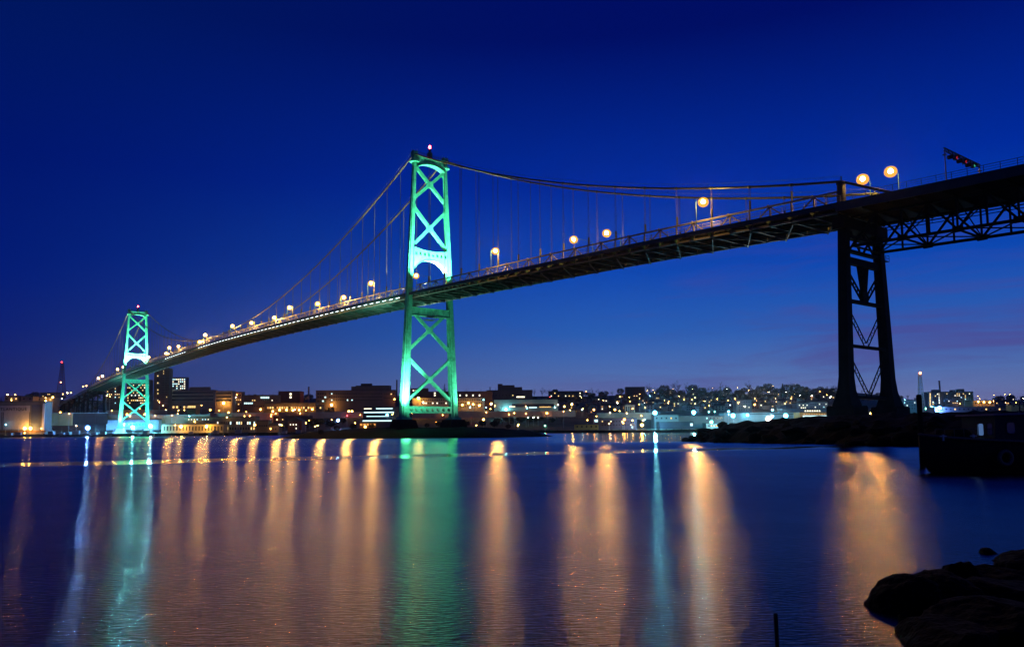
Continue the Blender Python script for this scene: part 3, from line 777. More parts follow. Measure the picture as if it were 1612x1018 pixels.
# floodlights on the towers
M_flood = glow('flood_lens', (.7, 1, .9), 8, False)
def spot(loc, tgt, power, ang, col=(.82, 1, .84), blend=.5, rad=.4):
    d = bpy.data.lights.new('flood_or_fill_beam', 'SPOT'); d.energy = power; d.spot_size = R(ang); d.spot_blend = blend; d.color = col; d.shadow_soft_size = rad
    o = bpy.data.objects.new('flood_or_fill_beam', d); C.objects.link(o); o.location = loc
    o.rotation_euler = (Vector(tgt) - Vector(loc)).to_track_quat('-Z', 'Y').to_euler()
for s0, kk, nm in ((0, 1.0, 'near'), (MAIN, 1.9, 'far')):
    for sg in (1, -1):
        # on the deck, both sides of each leg
        for ds in (-9, 9):
            spot(BW(s0 + ds, sg * 5.2, zd(s0 + ds) + 1.0), BW(s0, sg * 5.6, 67), 330000 * kk, 64, blend=1)
        # from the base, looking up
        spot(BW(s0 - 7, sg * 14 + 0, 6.5), BW(s0, sg * 10.0, 18), (420000 if sg > 0 else 40000) * kk * (1 if s0 == 0 else .25), 44, blend=1)
        spot(BW(s0 - 16, sg * 15, 5.0), BW(s0, sg * 3.0, 24), (52000 if sg > 0 else 22000) * kk * (1 if s0 == 0 else .7), 80, blend=.8)
        spot(BW(s0 + 9, sg * 12, 6.5), BW(s0, sg * 9.0, 28), 9000 * kk, 62)
        for ds, lab in ((-9, 'right'), (9, 'left')):
            side = 'near side' if sg > 0 else 'far side'
            o = thing('floodlight', 'small floodlight on the deck %s of the %s tower, %s walkway' % (lab, nm, side), 'floodlight', BW(s0 + ds, sg * 8.2, zd(s0 + ds) + .13), BROT, 'floodlights at the towers')
            mb = MB(); mb.beam((0, 0, 0), (0, 0, .45), .12, .12); mb.box(-.25, .25, -.2, .2, .45, .75); mb.build('housing', M_dark, o)
            mb = MB(); mb.box(-.2, .2, -.16, .16, .752, .77); mb.build('lens', M_flood, o)
# added warm spots without fixtures, brightening the cables beside the towers
for s0 in (0, MAIN):
    for sg in (1, -1):
        for ds in (-1, 1):
            spot(BW(s0 + ds * 12, sg * 7.6, zd(s0) + 3.2), BW(s0 + ds * 26, sg * 6.36, 92), 90000 * (1 if s0 == 0 else 1.6), 60, (1, .85, .25))
# under-deck teal wash at towers
for s0, kk in ((0, 1), (MAIN, 1.6)):
    spot(BW(s0 + 6, 9.5, 20), BW(s0 + 24, 0, 50), 70000 * kk, 80, (.25, 1, .85)); spot(BW(s0 - 6, 9.5, 20), BW(s0 - 20, 0, 49), 40000 * kk, 80, (.25, 1, .8))

# ------------------------------------------------------------------ the far shore
def gY(px, py, dz=0.0, y0=596, y1=1500):
    Y_ = y0; step = 2.0
    while Y_ < y1:
        p = at(px, py, Y_)
        if p.z < ground(p.x, Y_) + dz: return Y_
        Y_ += step
    return y1
def shared(name, mb, m):
    return mb.mesh(name, m)
ub = MB().box(-.5, .5, -.06, .06, -.5, .5)
M_wd = mat('window_glass_dark', (0.01, 0.012, 0.02), 0.15)
WM = {'d': shared('window_dark', ub, M_wd),
      'y': shared('window_lit', ub, glow('window_light_yellow', (1, .6, .2), 1.6, False)),
      'w': shared('window_lit', ub, glow('window_light_white', (1, .86, .6), 2.2, False)),
      'c': shared('window_lit', ub, glow('window_light_cool', (.6, .95, 1), 1.8, False)),
      'o': shared('window_lit', ub, glow('window_light_orange', (1, .42, .1), 1.0, False))}
BM = {}
def bmat(col, kind='render'):
    k = (col, kind)
    if k not in BM: BM[k] = mat('wall_' + kind, col, 0.85, 0, 0.22, 0.12)
    return BM[k]
BUILD = []   # px0, px1, ytop, ybase, Y
rng = random.Random(11)
def building(name, label, px0, px1, ytop, ybase, col, depth=18, wins=(), Y_=None, roof=None, parapet=True, boxes=(), cat='building', group=None, bands=(), rooms=()):
    cx = (px0 + px1) / 2
    Y_ = Y_ or gY(cx, ybase)
    depth = min(depth, 9 if cx < 420 else 14)
    a = at(px0, ybase, Y_); c = at(px1, ytop, Y_); wd = c.x - a.x
    z0 = min(a.z, ground(a.x, Y_), ground(c.x, Y_)) - 1.0; X0 = (a.x + c.x) / 2
    o = thing(name, label, cat, (X0, Y_, z0), 0, group)
    h = c.z - z0
    BUILD.append((px0, px1, ytop, ybase, Y_))
    w_ = MB(); w_.box(-wd / 2, wd / 2, 0, depth, 0, h)
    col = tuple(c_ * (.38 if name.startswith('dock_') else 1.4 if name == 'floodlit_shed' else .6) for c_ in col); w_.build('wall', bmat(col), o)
    if roof == 'gable':
        r_ = MB(); rh = wd * .32 if wd < depth * 1.6 else depth * .3
        if wd < depth * 1.6: r_.loft([[(-wd / 2 - .5, y, h), (wd / 2 + .5, y, h), (0, y, h + rh)] for y in (-.6, depth + .5)])
        else: r_.loft([[(x, -.6, h), (x, depth + .6, h), (x, depth / 2, h + rh)] for x in (-wd / 2 - .5, wd / 2 + .5)])
        r_.build('roof', M_roof, o)
    elif parapet:
        r_ = MB(); r_.box(-wd / 2 - .25, wd / 2 + .25, -.25, depth + .25, h, h + .5); r_.build('roof', M_roof, o)
    for (bx0, bx1, bt) in boxes:     # rooftop plant, pixel ranges
        p = at(bx0, bt, Y_ + 4); q = at(bx1, bt, Y_ + 4)
        b_ = MB(); b_.box(p.x - X0, q.x - X0, 4, max(8, depth - 5), h + .5, p.z - z0); b_.build('rooftop_block', bmat((col[0] * .8, col[1] * .8, col[2] * .8)), o)
    def lw(px, py, ww, wh, key, nm='window', yy=-.04):
        p = at(px, py, Y_); k = Y_ / F_PX
        e = link(nm, WM[key], o, (p.x - X0, yy, p.z - z0)); e.scale = (ww * k, 1, wh * k); return e
    for (xa, xb, n, rows, ww, wh, plit, keys) in wins:
        for py in rows:
            for i in range(n):
                px = xa + (xb - xa) * (i + .5) / n
                key = rng.choice(keys) if rng.random() < plit * 1.4 + .02 else 'd'
                lw(px, py, ww, wh, key)
    if not wins and not bands:
        nd = max(2, int((px1 - px0) / 7))
        for i in range(nd): lw(px0 + (px1 - px0) * (i + .5) / nd, ytop + (ybase - ytop) * .45, 2.2, 2.4, rng.choice('dddddy'))
    for (xa, xb, py, wh, key) in bands: lw((xa + xb) / 2, py, xb - xa, wh, key, 'window_band', -.05)
    return o, Y_, X0, z0, depth
M_roof = mat('tar_roof', (0.04, 0.04, 0.045), 0.9)

R_ = lambda a, b, n: [a + (b - a) * i / (n - 1) for i in range(n)]
# left: grey terminal shed with lettering
o, Yt, Xt, zt_, dep = building('terminal_shed', 'grey waterfront shed with large dark lettering at the far left', -60, 72, 632, 681, (.22, .20, .20), 9, Y_=606)
def panel(px0, px1, y0, y1, m, nm, off=-.15, th=.15):
    p = at(px0, y1, Yt); q = at(px1, y0, Yt); b_ = MB(); b_.box(p.x - Xt, q.x - Xt, off, off + th, p.z - zt_, q.z - zt_); return b_.build(nm, m, o)
panel(-60, 47.5, 638, 676, bmat((.34, .30, .29)), 'cladding_panel'); panel(66, 71.5, 635, 678, bmat((.48, .46, .46)), 'door_pilaster', -.5, .5)
panel(48, 65.5, 637, 678, bmat((.06, .07, .12)), 'sliding_door')
panel(-60, 72, 677, 681, bmat((.10, .05, .03)), 'plinth', -.6, .6)
for px in (2.5, 4.8, 46.2): panel(px, px + .4, 648.5, 676, M_dark, 'panel_joint', -.2, .05)
cu = bpy.data.curves.new('lettering', 'FONT'); cu.body = 'ATLANTIQUE'; cu.extrude = .06; cu.size = 3.1; cu.space_character = 1.22; cu.offset = .035
tmp = bpy.data.objects.new('tmp_text', cu); C.objects.link(tmp)
bpy.context.view_layer.update()
me = bpy.data.meshes.new_from_object(tmp.evaluated_get(bpy.context.evaluated_depsgraph_get())); bpy.data.objects.remove(tmp); me.materials.clear(); me.materials.append(M_dark)
xsv = [v.co.x for v in me.vertices]; wt_ = max(xsv) - min(xsv)
p0 = at(-4.5, 646, Yt); p1 = at(42.5, 646, Yt)
le = link('lettering', me, o, (p0.x - Xt, -.22, p0.z - zt_)); le.rotation_euler = (math.pi / 2, 0, 0); le.scale = ((p1.x - p0.x) / wt_, 1.0, 1)

building('warehouse', 'low pink-lit shed on the bank above the lettered shed', 7, 29, 623.5, 632, (.34, .25, .22), 14, Y_=720)
building('warehouse', 'low long shed between the two left bank lamps', 33, 52, 624, 632, (.30, .22, .20), 14, Y_=720)
building('warehouse', 'low shed beside the bridge ramp lights', 57, 84, 625, 633, (.42, .34, .28), 14, Y_=730)
building('apartment_block', 'pale block behind the bridge approach ramp', 63, 88, 618, 626, (.26, .20, .18), 14, Y_=860, wins=[(64, 87, 9, [620.5, 623.5], 1.4, 1.2, .15, 'y')])
# retaining walls along the waterfront road
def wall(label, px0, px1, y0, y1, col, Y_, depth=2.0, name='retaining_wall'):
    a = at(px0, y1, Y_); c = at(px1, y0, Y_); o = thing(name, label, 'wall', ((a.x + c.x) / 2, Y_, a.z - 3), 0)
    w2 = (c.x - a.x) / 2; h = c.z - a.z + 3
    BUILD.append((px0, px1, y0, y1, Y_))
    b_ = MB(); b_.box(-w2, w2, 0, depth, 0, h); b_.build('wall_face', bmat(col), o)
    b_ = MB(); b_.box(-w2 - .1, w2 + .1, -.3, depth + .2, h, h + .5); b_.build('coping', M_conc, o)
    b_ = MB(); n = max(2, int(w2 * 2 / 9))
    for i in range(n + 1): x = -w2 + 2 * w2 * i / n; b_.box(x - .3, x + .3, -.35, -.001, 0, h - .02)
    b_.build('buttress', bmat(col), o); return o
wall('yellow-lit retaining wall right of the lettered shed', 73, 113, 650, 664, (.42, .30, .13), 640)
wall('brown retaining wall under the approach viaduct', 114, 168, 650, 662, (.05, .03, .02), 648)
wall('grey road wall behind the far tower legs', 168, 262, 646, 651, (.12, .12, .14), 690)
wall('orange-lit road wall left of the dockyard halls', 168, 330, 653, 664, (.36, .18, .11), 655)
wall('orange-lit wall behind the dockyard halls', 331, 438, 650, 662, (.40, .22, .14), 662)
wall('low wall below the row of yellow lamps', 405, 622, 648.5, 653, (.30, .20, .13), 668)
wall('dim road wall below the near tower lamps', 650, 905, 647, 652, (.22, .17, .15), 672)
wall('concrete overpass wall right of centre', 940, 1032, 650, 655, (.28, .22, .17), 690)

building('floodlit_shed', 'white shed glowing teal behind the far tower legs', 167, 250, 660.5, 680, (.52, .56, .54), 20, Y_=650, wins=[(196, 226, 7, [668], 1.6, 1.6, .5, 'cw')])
building('apartment_tower', 'brown apartment tower under the bridge right of far tower', 241, 267, 580, 640, (.15, .075, .07), 20, Y_=900, boxes=[(252, 264, 577)],
         wins=[(246, 251, 1, R_(586, 630, 9), 1.6, 1.8, .45, 'y'), (254, 266, 5, R_(584, 632, 14), .8, 1.6, .03, 'y')])
building('apartment_tower', 'dark slab block seen between the far tower legs', 198, 236, 598, 640, (.07, .05, .055), 20, Y_=930, wins=[(200, 235, 12, R_(602, 634, 9), 1.5, 1.7, .3, 'ywy')])
building('apartment_tower', 'bluish tower block with white lit windows beyond bridge', 267, 293, 594, 622, (.10, .13, .17), 18, Y_=1010, wins=[(268, 292, 8, R_(597, 618, 7), 1.7, 1.7, .4, 'cw')])
building('office_block', 'dark block left of the far tower with few lit windows', 166, 190, 604, 640, (.06, .045, .05), 18, Y_=900, wins=[(168, 189, 7, R_(607, 634, 7), 1.4, 1.5, .22, 'ywc')])
building('parking_garage', 'long pale garage with dark horizontal openings', 256, 338, 614, 645, (.40, .32, .24), 40, boxes=[(298, 330, 609)], bands=[(259, 336, y, 2.6, 'd') for y in (618, 623.5, 629)],
         wins=[(262, 334, 16, [629], 1.5, 1.4, .45, 'ycy'), (259, 310, 9, [640.5], 2.8, 3, .5, 'y')])
building('office_block', 'pale office wing beside the long garage', 338.3, 366, 615.5, 645, (.38, .28, .21), 30, bands=[(340, 364, y, 2.6, 'd') for y in (619, 624.5, 630)], Y_=790)
building('cafe_pavilion', 'small yellow-lit pavilion in front of the garage', 295, 309, 636, 643.5, (.5, .42, .18), 10, Y_=735, wins=[(296, 308, 4, [640], 2.2, 3.2, .9, 'y')])
building('office_block', 'orange-lit block beside the hillside steps', 366.5, 381, 617, 643, (.42, .22, .13), 16, Y_=820, wins=[(368, 380, 4, R_(622, 636, 3), 1.6, 1.8, .4, 'oy')])
building('school_building', 'brown flat block with a strip of lit windows', 382, 438, 622, 645, (.17, .10, .09), 22, wins=[(410, 424, 5, [625.5], 2, 2.6, .9, 'c'), (384, 398, 5, [634.5], 2, 2.4, .6, 'c'), (396, 437, 12, [630, 639], 1.6, 1.6, .18, 'wy')], Y_=800)
building('brick_block', 'red brick block with two white lit windows', 438, 473, 616, 645, (.30, .07, .045), 22, wins=[(455.5, 459.5, 1, [620, 625], 3, 3, 1, 'w'), (441, 471, 9, [636], 1.5, 1.8, .2, 'y')], Y_=830)
building('workshop', 'long low workshop behind the row of yellow lamps', 417, 497, 634, 647, (.30, .19, .10), 18, wins=[(420, 495, 20, [641.5], 2.2, 3.2, .55, 'yo')], Y_=735)
building('dockyard_hall', 'large ochre dockyard hall with tall windows', 290, 403, 656, 682, (.44, .35, .16), 24, Y_=618, wins=[(341, 402, 18, [665.5], 1.6, 4.2, .25, 'cyw'), (295, 330, 8, [660], 1.5, 1.6, .5, 'cw'), (352, 402, 12, [674], 1.8, 4, .1, 'y')])
building('dockyard_annex', 'ochre annex on the right end of the dockyard hall', 403.3, 422, 662, 681, (.42, .34, .15), 16, Y_=620, wins=[(404, 421, 5, [670], 1.5, 3, .1, 'y')])
building('colonnaded_store', 'long pale store with tall dark windows on the quay', 254, 352, 667.5, 682, (.46, .38, .20), 14, Y_=604, wins=[(256, 351, 19, [674], 1.7, 6.5, .0, 'd')])
building('boathouse', 'small hut with a white hipped roof on the quay', 421, 439, 670, 682, (.34, .28, .2), 9, Y_=606, roof='gable', wins=[(424, 436, 3, [675], 1.5, 2.5, .2, 'y')])
building('gabled_house', 'dark gabled boathouse with white roof edges', 453, 475, 663, 682, (.16, .07, .06), 16, Y_=607, roof='gable', wins=[(455, 473, 4, [668, 674], 1.6, 2, .35, 'w')])
building('brick_store', 'low dark store behind the gabled boathouse', 430, 486, 655, 667, (.08, .045, .05), 16, Y_=655, wins=[(432, 484, 10, [660], 1.5, 1.6, .15, 'y')])
building('hospital_wing', 'long pale hospital wing with rows of small windows', 497, 622, 614, 645, (.22, .15, .13), 24, Y_=840, wins=[(517, 602, 24, [619.5, 624.5, 629.5], 1.7, 2.0, .04, 'c'), (499, 514, 4, [619.5, 625, 631], 2.4, 2.2, .1, 'c'), (604, 621, 5, [620, 626], 1.8, 2, .1, 'y')], boxes=[(553, 613, 608)])
building('hospital_tower', 'dark stepped rooftop block above the hospital wing', 560, 613, 607, 616, (.05, .035, .05), 22, Y_=900, boxes=[(568, 585, 603.5)])
building('office_block', 'dark office block with glowing horizontal strips left of near tower', 571, 636, 641, 668, (.05, .06, .09), 24, Y_=640,
         bands=[(573, 585, 643, 1.3, 'w'), (592, 618, 642.8, 1.6, 'c'), (573, 620, 648.8, 1.7, 'c'), (577, 612, 655, 1.0, 'c'), (571, 622, 662, 1.8, 'c')])
building('kiosk', 'low orange-lit shed on the quay left of near tower', 566, 592, 665.5, 671, (.4, .22, .1), 8, Y_=610, wins=[(566, 592, 5, [668], 3.4, 3, .8, 'o')])
building('quay_office', 'blue-grey quay shed with a yellow doorway', 592, 616, 664, 678, (.06, .08, .13), 10, Y_=606, wins=[(601, 614, 2, [674.5], 5.5, 3.6, 1, 'y')])
building('yellow_wall_hut', 'ochre cube hut by the left yellow lamps', 497, 507, 638, 646, (.42, .27, .12), 8, Y_=700)
building('barracks', 'long cream barracks behind the near tower legs', 649, 762, 626, 650, (.46, .34, .22), 20, Y_=745, wins=[(662, 704, 12, [629.2], 2.0, 2.2, .02, 'w'), (662, 704, 12, [634.3], 2.0, 2.2, .32, 'w'), (706, 760, 15, [629.2, 634.3, 639.3], 1.8, 2.0, .03, 'w')])
building('hospital_wing', 'dark rooftop storeys above the cream barracks', 646, 775, 616, 628, (.12, .06, .06), 20, Y_=900, boxes=[(646, 674, 611)], wins=[(649, 660, 3, [614.5], 2.2, 1.6, .7, 'w'), (683, 686, 1, [618.5, 622], 2.4, 2.2, 1, 'w'), (719, 760, 4, [622], 2, 2.6, .8, 'w')])
building('arena_hall', 'wide pale hall with dark glazed front right of near tower', 778, 878, 628.5, 650, (.50, .40, .28), 30, Y_=760, bands=[(806, 872, 638, 5, 'd'), (802, 811, 639.8, 2, 'w'), (849, 867, 640.2, 1.6, 'y'), (833, 845, 641, 1.8, 'c')])
building('hospital_block', 'dark stepped hospital with a slim red-lit turret on the skyline', 766, 838, 614, 632, (.10, .055, .065), 26, Y_=960, boxes=[(783.5, 791, 604), (791, 810, 606), (810, 822, 609)], wins=[(813, 826, 6, [624.5], 1.6, 2.2, .9, 'w'), (768, 810, 8, [622], 1.4, 1.6, .1, 'y')])
building('apartment_block', 'dark flat-roofed block on the skyline above the arena hall', 864, 918, 615.5, 628, (.04, .035, .045), 20, Y_=1120, boxes=[(870, 878, 613)], wins=[(865, 916, 9, [618.5, 623], 1.5, 1.7, .2, 'wy')])
building('apartment_block', 'tall dark block among trees on the skyline right of centre', 986, 1015, 609, 627, (.055, .035, .05), 18, Y_=1130, wins=[(988, 1013, 6, [613, 618, 623], 1.3, 1.4, .08, 'y')])
building('colonnade', 'pale pillared front beside the overpass', 984, 999, 637.5, 652, (.5, .38, .26), 8, Y_=720, wins=[(985, 998, 4, [645], 1.6, 11, .0, 'd')])
building('quay_block', 'dim blue-lit quay block left of the bright yellow lamp', 943, 1002, 658, 679, (.10, .08, .13), 16, Y_=632, wins=[(946, 1000, 12, [663, 668.5], 1.6, 1.8, .12, 'yw'), (994, 997, 1, [672], 2.5, 3, 1, 'c')])
building('billboard_shed', 'small shed with a violet-lit front on the quay', 935, 942, 659, 665, (.3, .2, .4), 6, Y_=640, wins=[(935.5, 941.5, 1, [662], 5, 3.6, 1, 'c')])
building('gas_station', 'yellow-lit wall at the water right of the green bank', 905, 942, 668, 675, (.48, .36, .10), 6, Y_=628)
# dockyard on the right
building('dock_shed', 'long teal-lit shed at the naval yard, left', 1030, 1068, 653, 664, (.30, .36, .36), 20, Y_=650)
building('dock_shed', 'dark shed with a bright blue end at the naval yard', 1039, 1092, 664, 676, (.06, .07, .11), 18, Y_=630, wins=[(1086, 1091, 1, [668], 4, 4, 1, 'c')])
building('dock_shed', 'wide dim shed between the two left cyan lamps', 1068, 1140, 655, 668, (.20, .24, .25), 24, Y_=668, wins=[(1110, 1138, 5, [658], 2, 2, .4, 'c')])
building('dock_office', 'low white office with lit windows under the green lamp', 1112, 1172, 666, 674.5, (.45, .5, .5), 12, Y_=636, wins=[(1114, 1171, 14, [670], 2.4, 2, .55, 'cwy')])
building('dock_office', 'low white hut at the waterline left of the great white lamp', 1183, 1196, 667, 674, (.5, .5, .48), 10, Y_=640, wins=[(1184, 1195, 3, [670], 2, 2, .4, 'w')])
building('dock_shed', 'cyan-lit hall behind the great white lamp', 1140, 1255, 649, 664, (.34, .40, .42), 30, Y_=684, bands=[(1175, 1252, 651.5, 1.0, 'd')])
building('office_block', 'pale grey cube block standing above the naval yard', 1160, 1183, 629.5, 648, (.26, .33, .38), 18, Y_=800, wins=[(1162, 1181, 5, R_(632.5, 645, 4), 1.1, 1.5, .12, 'w')])
building('office_block', 'low grey block left of the white apartment block', 1255, 1273, 634, 645, (.30, .33, .36), 18, Y_=810, wins=[(1257, 1272, 5, [637.5, 641.5], 1.5, 1.4, .25, 'w')])
building('apartment_block', 'white apartment block left of the cable bent', 1273, 1303, 632.5, 646, (.36, .38, .42), 18, Y_=815, wins=[(1275, 1302, 8, [636, 640.5], 1.3, 1.4, .12, 'wc')])
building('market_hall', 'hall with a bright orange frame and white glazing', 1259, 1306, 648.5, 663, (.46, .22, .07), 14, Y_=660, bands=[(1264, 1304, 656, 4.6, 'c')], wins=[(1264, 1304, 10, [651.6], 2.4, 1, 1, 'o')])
building('dock_shed', 'long flat roofed shed with a row of white lights', 1232, 1316, 643, 650, (.26, .3, .36), 18, Y_=730, wins=[(1266, 1292, 7, [646.5], 2, 2, .8, 'w')])
# beyond the bent
building('apartment_block', 'pale low block just right of the bent pedestals', 1412, 1447, 630, 646, (.20, .20, .24), 18, Y_=780, wins=[(1414, 1446, 8, [633.5, 638, 642.5], 1.3, 1.7, .2, 'wc')])
building('apartment_tower', 'grey high-rise with lit stairwell at the right', 1462, 1486, 617, 641, (.17, .15, .18), 18, Y_=900, boxes=[(1469, 1481, 613)], wins=[(1463.5, 1465, 1, R_(619.5, 638, 9), 1.8, 1.5, 1, 'y'), (1467, 1485, 5, R_(620, 636, 6), 1.3, 1.6, .15, 'wy'), (1477.5, 1480, 1, R_(619.5, 634, 7), 1.6, 1.4, 1, 'w')])
building('apartment_tower', 'long orange-tinted high-rise right of the lit stairwell', 1487, 1532, 616.5, 638, (.27, .19, .14), 18, Y_=890, boxes=[(1508, 1518, 612), (1498, 1504, 613.5)], wins=[(1489, 1531, 13, R_(619.5, 634, 6), 1.2, 1.4, .14, 'wyc')])
building('dock_shed', 'dim violet long shed behind the boat, right', 1472, 1577, 640.5, 648, (.20, .15, .2), 18, Y_=660)
building('warehouse', 'orange-lit low shed under three yellow lamps at right', 1532, 1566, 630.5, 639, (.40, .26, .14), 14, Y_=790)
building('overpass', 'short orange-lit ramp at the right edge', 1592, 1640, 637, 641, (.42, .26, .14), 8, Y_=760)

# quay along the far shore
q = thing('quay_wall', 'long dark timber quay along the left far shore', 'quay', (0, 0, 0))
mb = MB(); xa = at(-60, 680, 592).x; xb = at(498, 680, 592).x
mb.box(xa, xb, 588.5, 600, -2, 2.2); mb.build('quay_deck', M_timber, q)
mb = MB(); x = xa
while x < xb: mb.tube([(x, 588.2, -2), (x, 588.2, 2.6)], .28, 5); x += 5
mb.build('fender_piles', M_timber, q)['kind'] = 'stuff'
q = thing('quay_wall', 'dark quay along the far shore right of the near tower', 'quay', (0, 0, 0))
mb = MB(); xa = at(840, 680, 618).x; xb = at(1240, 680, 618).x; mb.box(xa, xb, 606, 622, -2, 2.0); mb.build('quay_deck', M_timber, q)
mb = MB(); x = xa
while x < xb: mb.tube([(x, 605.7, -2), (x, 605.7, 2.5)], .28, 5); x += 6
mb.build('fender_piles', M_timber, q)['kind'] = 'stuff'

# small moored boats, dark, along the quay
def boat_meshes():
    h = MB(); rings = []
    for x, w2, zk, zs in ((-5, .9, .2, 1.5), (-3, 1.5, -.3, 1.35), (0, 1.7, -.4, 1.3), (3, 1.3, -.3, 1.6), (5.6, .08, .5, 2.2)):
        rings.append([(x, -w2, zs), (x, -w2 * .75, zk + .3), (x, 0, zk), (x, w2 * .75, zk + .3), (x, w2, zs)])
    h.loft(rings)
    c_ = MB(); c_.box(-1.5, 1.8, -1.0, 1.0, 1.3, 3.2); c_.box(-1.8, 2.1, -1.2, 1.2, 3.2, 3.35)
    m_ = MB(); m_.tube([(0, 0, 3.35), (0, 0, 7.5)], [.08, .04], 5); m_.beam((0, 0, 5.8), (-3, 0, 4.2), .05, .05)
    return h.mesh('hull', mat('boat_hull_dark', (.03, .035, .05), .4)), c_.mesh('cabin', mat('boat_cabin', (.18, .18, .2), .5)), m_.mesh('mast', M_pole)
bh, bc, bm2 = boat_meshes()
bx = [16, 30, 84, 97, 109, 122, 150, 163, 232, 300, 341, 376, 448, 470]
for i, px in enumerate(bx):
    p = at(px, 683, 583)
    o = thing('moored_boat', 'small dark moored boat, %s from left along the left quay' % ordw(i + 1), 'boat', (p.x, 583 - (i % 3), 0), (0.15 if i % 2 else math.pi - .2), 'small boats moored along the left quay')
    link('hull', bh, o); link('cabin', bc, o); link('mast', bm2, o)
    o.scale = (1 + .15 * (i % 3),) * 3

# city lamps --------------------------------------------------------------
Gm = {}
def globe_mesh(col, s, r):
    k = (col, s, r)
    if k not in Gm:
        b_ = MB(); b_.ball((0, 0, 0), r, 6, 4, .9); Gm[k] = b_.mesh('globe', gmat(col, s))
    return Gm[k]
def halo_mesh(col, r):
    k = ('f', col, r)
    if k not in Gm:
        b_ = MB(); b_.ball((0, 0, 0), r, 10, 7, .95); Gm[k] = b_.mesh('halo_shell', halo(col))
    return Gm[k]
pole_me = MB().tube([(0, 0, 0), (0, 0, 1)], [1.0, .6], 5).mesh('pole', M_pole)
arm_me = MB().box(-.1, .1, -.6, .3, .35, .55).mesh('bracket', M_dark)
COLN = {'o': SOD, 'y': YEL, 'w': WHI, 'c': CYA, 'b': BLU, 'r': RED, 'g': GRN}
COLW = {'o': 'orange', 'y': 'yellow', 'w': 'white', 'c': 'cyan', 'b': 'blue', 'r': 'red', 'g': 'green'}
LP = """12,621,y3 24,621,y2 18,630,y1 49.5,622,o2 72,626,o1 72,631,y2 77,635,y2 77,643,o2 95,649,o2 109,651,o1 200,652,o2 228,652,o2 300,651,o2 360,649,o2 388,648,o1 39,674,y3 48,674,y3 39,681,o1 9,668,c1 138,673,b4 120,670,y1 209,672,c4 237,671,c4 65,674,o1
83,625,y2 92,624,y2 99,620,y2 106,618,y3 112,618,y2 131,608,y2 136,607,y2 97,627,w1 176,646,o1 206,650,o1 168,623,y1 173,624,y1 244,654,o1 251,633,o1 257,638,y1 88,626,w1 103,622,o1
352,634,y3 261,645,o1 290,645,o1 331,645,o2 345,646,o1 375.5,646,o1 385,655,o1 279.5,651,o1 298,655,c1 285,671,y3 325,671,y3 401,668.5,y2 410,644,y2 429.5,647,y2 440,645,y2 451,645,y2 461,645.5,y2 471,645,y2 481.6,645.5,o1 491.6,644,y2 426.6,654.7,o1 487,661.6,o1 481.5,665.6,o1 372.6,621,o1 371,625,w1
522,637,y3 549,647,y2 554,647,y2 500,655,o1 522,660.5,o1 532,661.5,b3 546.5,654,r1 559,665.5,o1 575,671.6,y2 621,628,o2 609.4,652.5,c2 618,652,y1 658.6,626.5,y3 649,650,o1 697,653,o1 697,649,o1 728,637,y2 737.6,634,y2 745,636,y2 754.6,638,y2 742,655,r2 665.5,633,w1 740,641,c1 765.5,641,c1 773,635.4,y3 761,629,c1 796.5,644,c3 761,660,y2 829.5,642,c1 861,650,o2 831.5,657,g1 840,656.6,w1 847,657,w1 828,651,o1 866,624.6,r1 878.6,637,w1 888.5,639.6,y2 900.5,636,y3 897,645,y1 887,647.4,o1 873.6,641,c1 935,644.6,o2 950,630,o1 968,644.6,o2 983,642,y2 971,633,o1 976,624,y1 990.6,625,o1 1007,626.7,o1 983,660,o2 1010.5,668.6,y3 1015.5,641,o1 939,655,o1 916,644.6,c1 1015,660,c1 750,669,y1 858,670,g1 815,670,y1
1031,649.5,c4 1092,649,c4 1154,654,c4 1176.6,653,c3 1120,664,g3 1210,659,w5 1215.5,655,c3 1237,654,c4 1133,669,w2 1188,636.5,o2 1129,627.6,o1 1188,627,o1 1220.6,627,o1 1157,627,o1 1217,607,y1 1249,607,y1 1161,610,o1 1148,619,o1 1122,611,o1 1090,612,y1 1059.5,612,o1 1028,614,o1 1031,618,o1 1023,623,c1 1007,620,o1 1049,621,o1 1054,621,o1 1069.5,623.5,o1 1094,625.6,y1 1089,629,o1 1077,629,o1 1109,631,o1 1210,617,y1 1237.5,617,w1 1259,622,w1 1278,622.6,w1 1290.6,616,o1 1308,623.6,w1 1246,627,o1 1236,635,o1 1116,648,g1 1125,648,g1 1147,647.5,c2 1147,652,c1 1172.6,639.5,w1 1216,645,c2 1016,641,o1
1445.7,621,w1 1424.4,629,c1 1526.5,632.5,c2 1540,632,y2 1549,632.5,y2 1558,633,y2 1564,631,o1 1539,623,o1 1564.7,621.5,o1 1582,620.6,y1 1589.6,621,y1 1599.6,633.6,o1 1583,633.6,y1 1511,635,o1 1542,627,o1 1611,627,w1 1457,643,g2 1467.5,642,c4 1479,642,b4 1460,634,y1"""
items = []  # LP also holds orange lamps added to light the retaining walls
rx_ = random.Random(5)
for _ in range(78):
    LP += ' %.1f,%.1f,%s1' % ((rx_.uniform(180, 1030), rx_.uniform(636, 676), rx_.choice('ooyyow')) if _ < 52 else (rx_.uniform(900, 1320), rx_.uniform(612, 640), rx_.choice('oooyw')))
for tok in LP.split():
    a = tok.split(','); items.append((float(a[0]), float(a[1]), a[2][0], int(a[2][1])))
STR = {1: (420, .24), 2: (150, .7), 3: (900, .8), 4: (7500, 1.0), 5: (7000, 1.3)}
SZW = {1: 'tiny', 2: 'small', 3: 'bright', 4: 'very bright', 5: 'huge'}
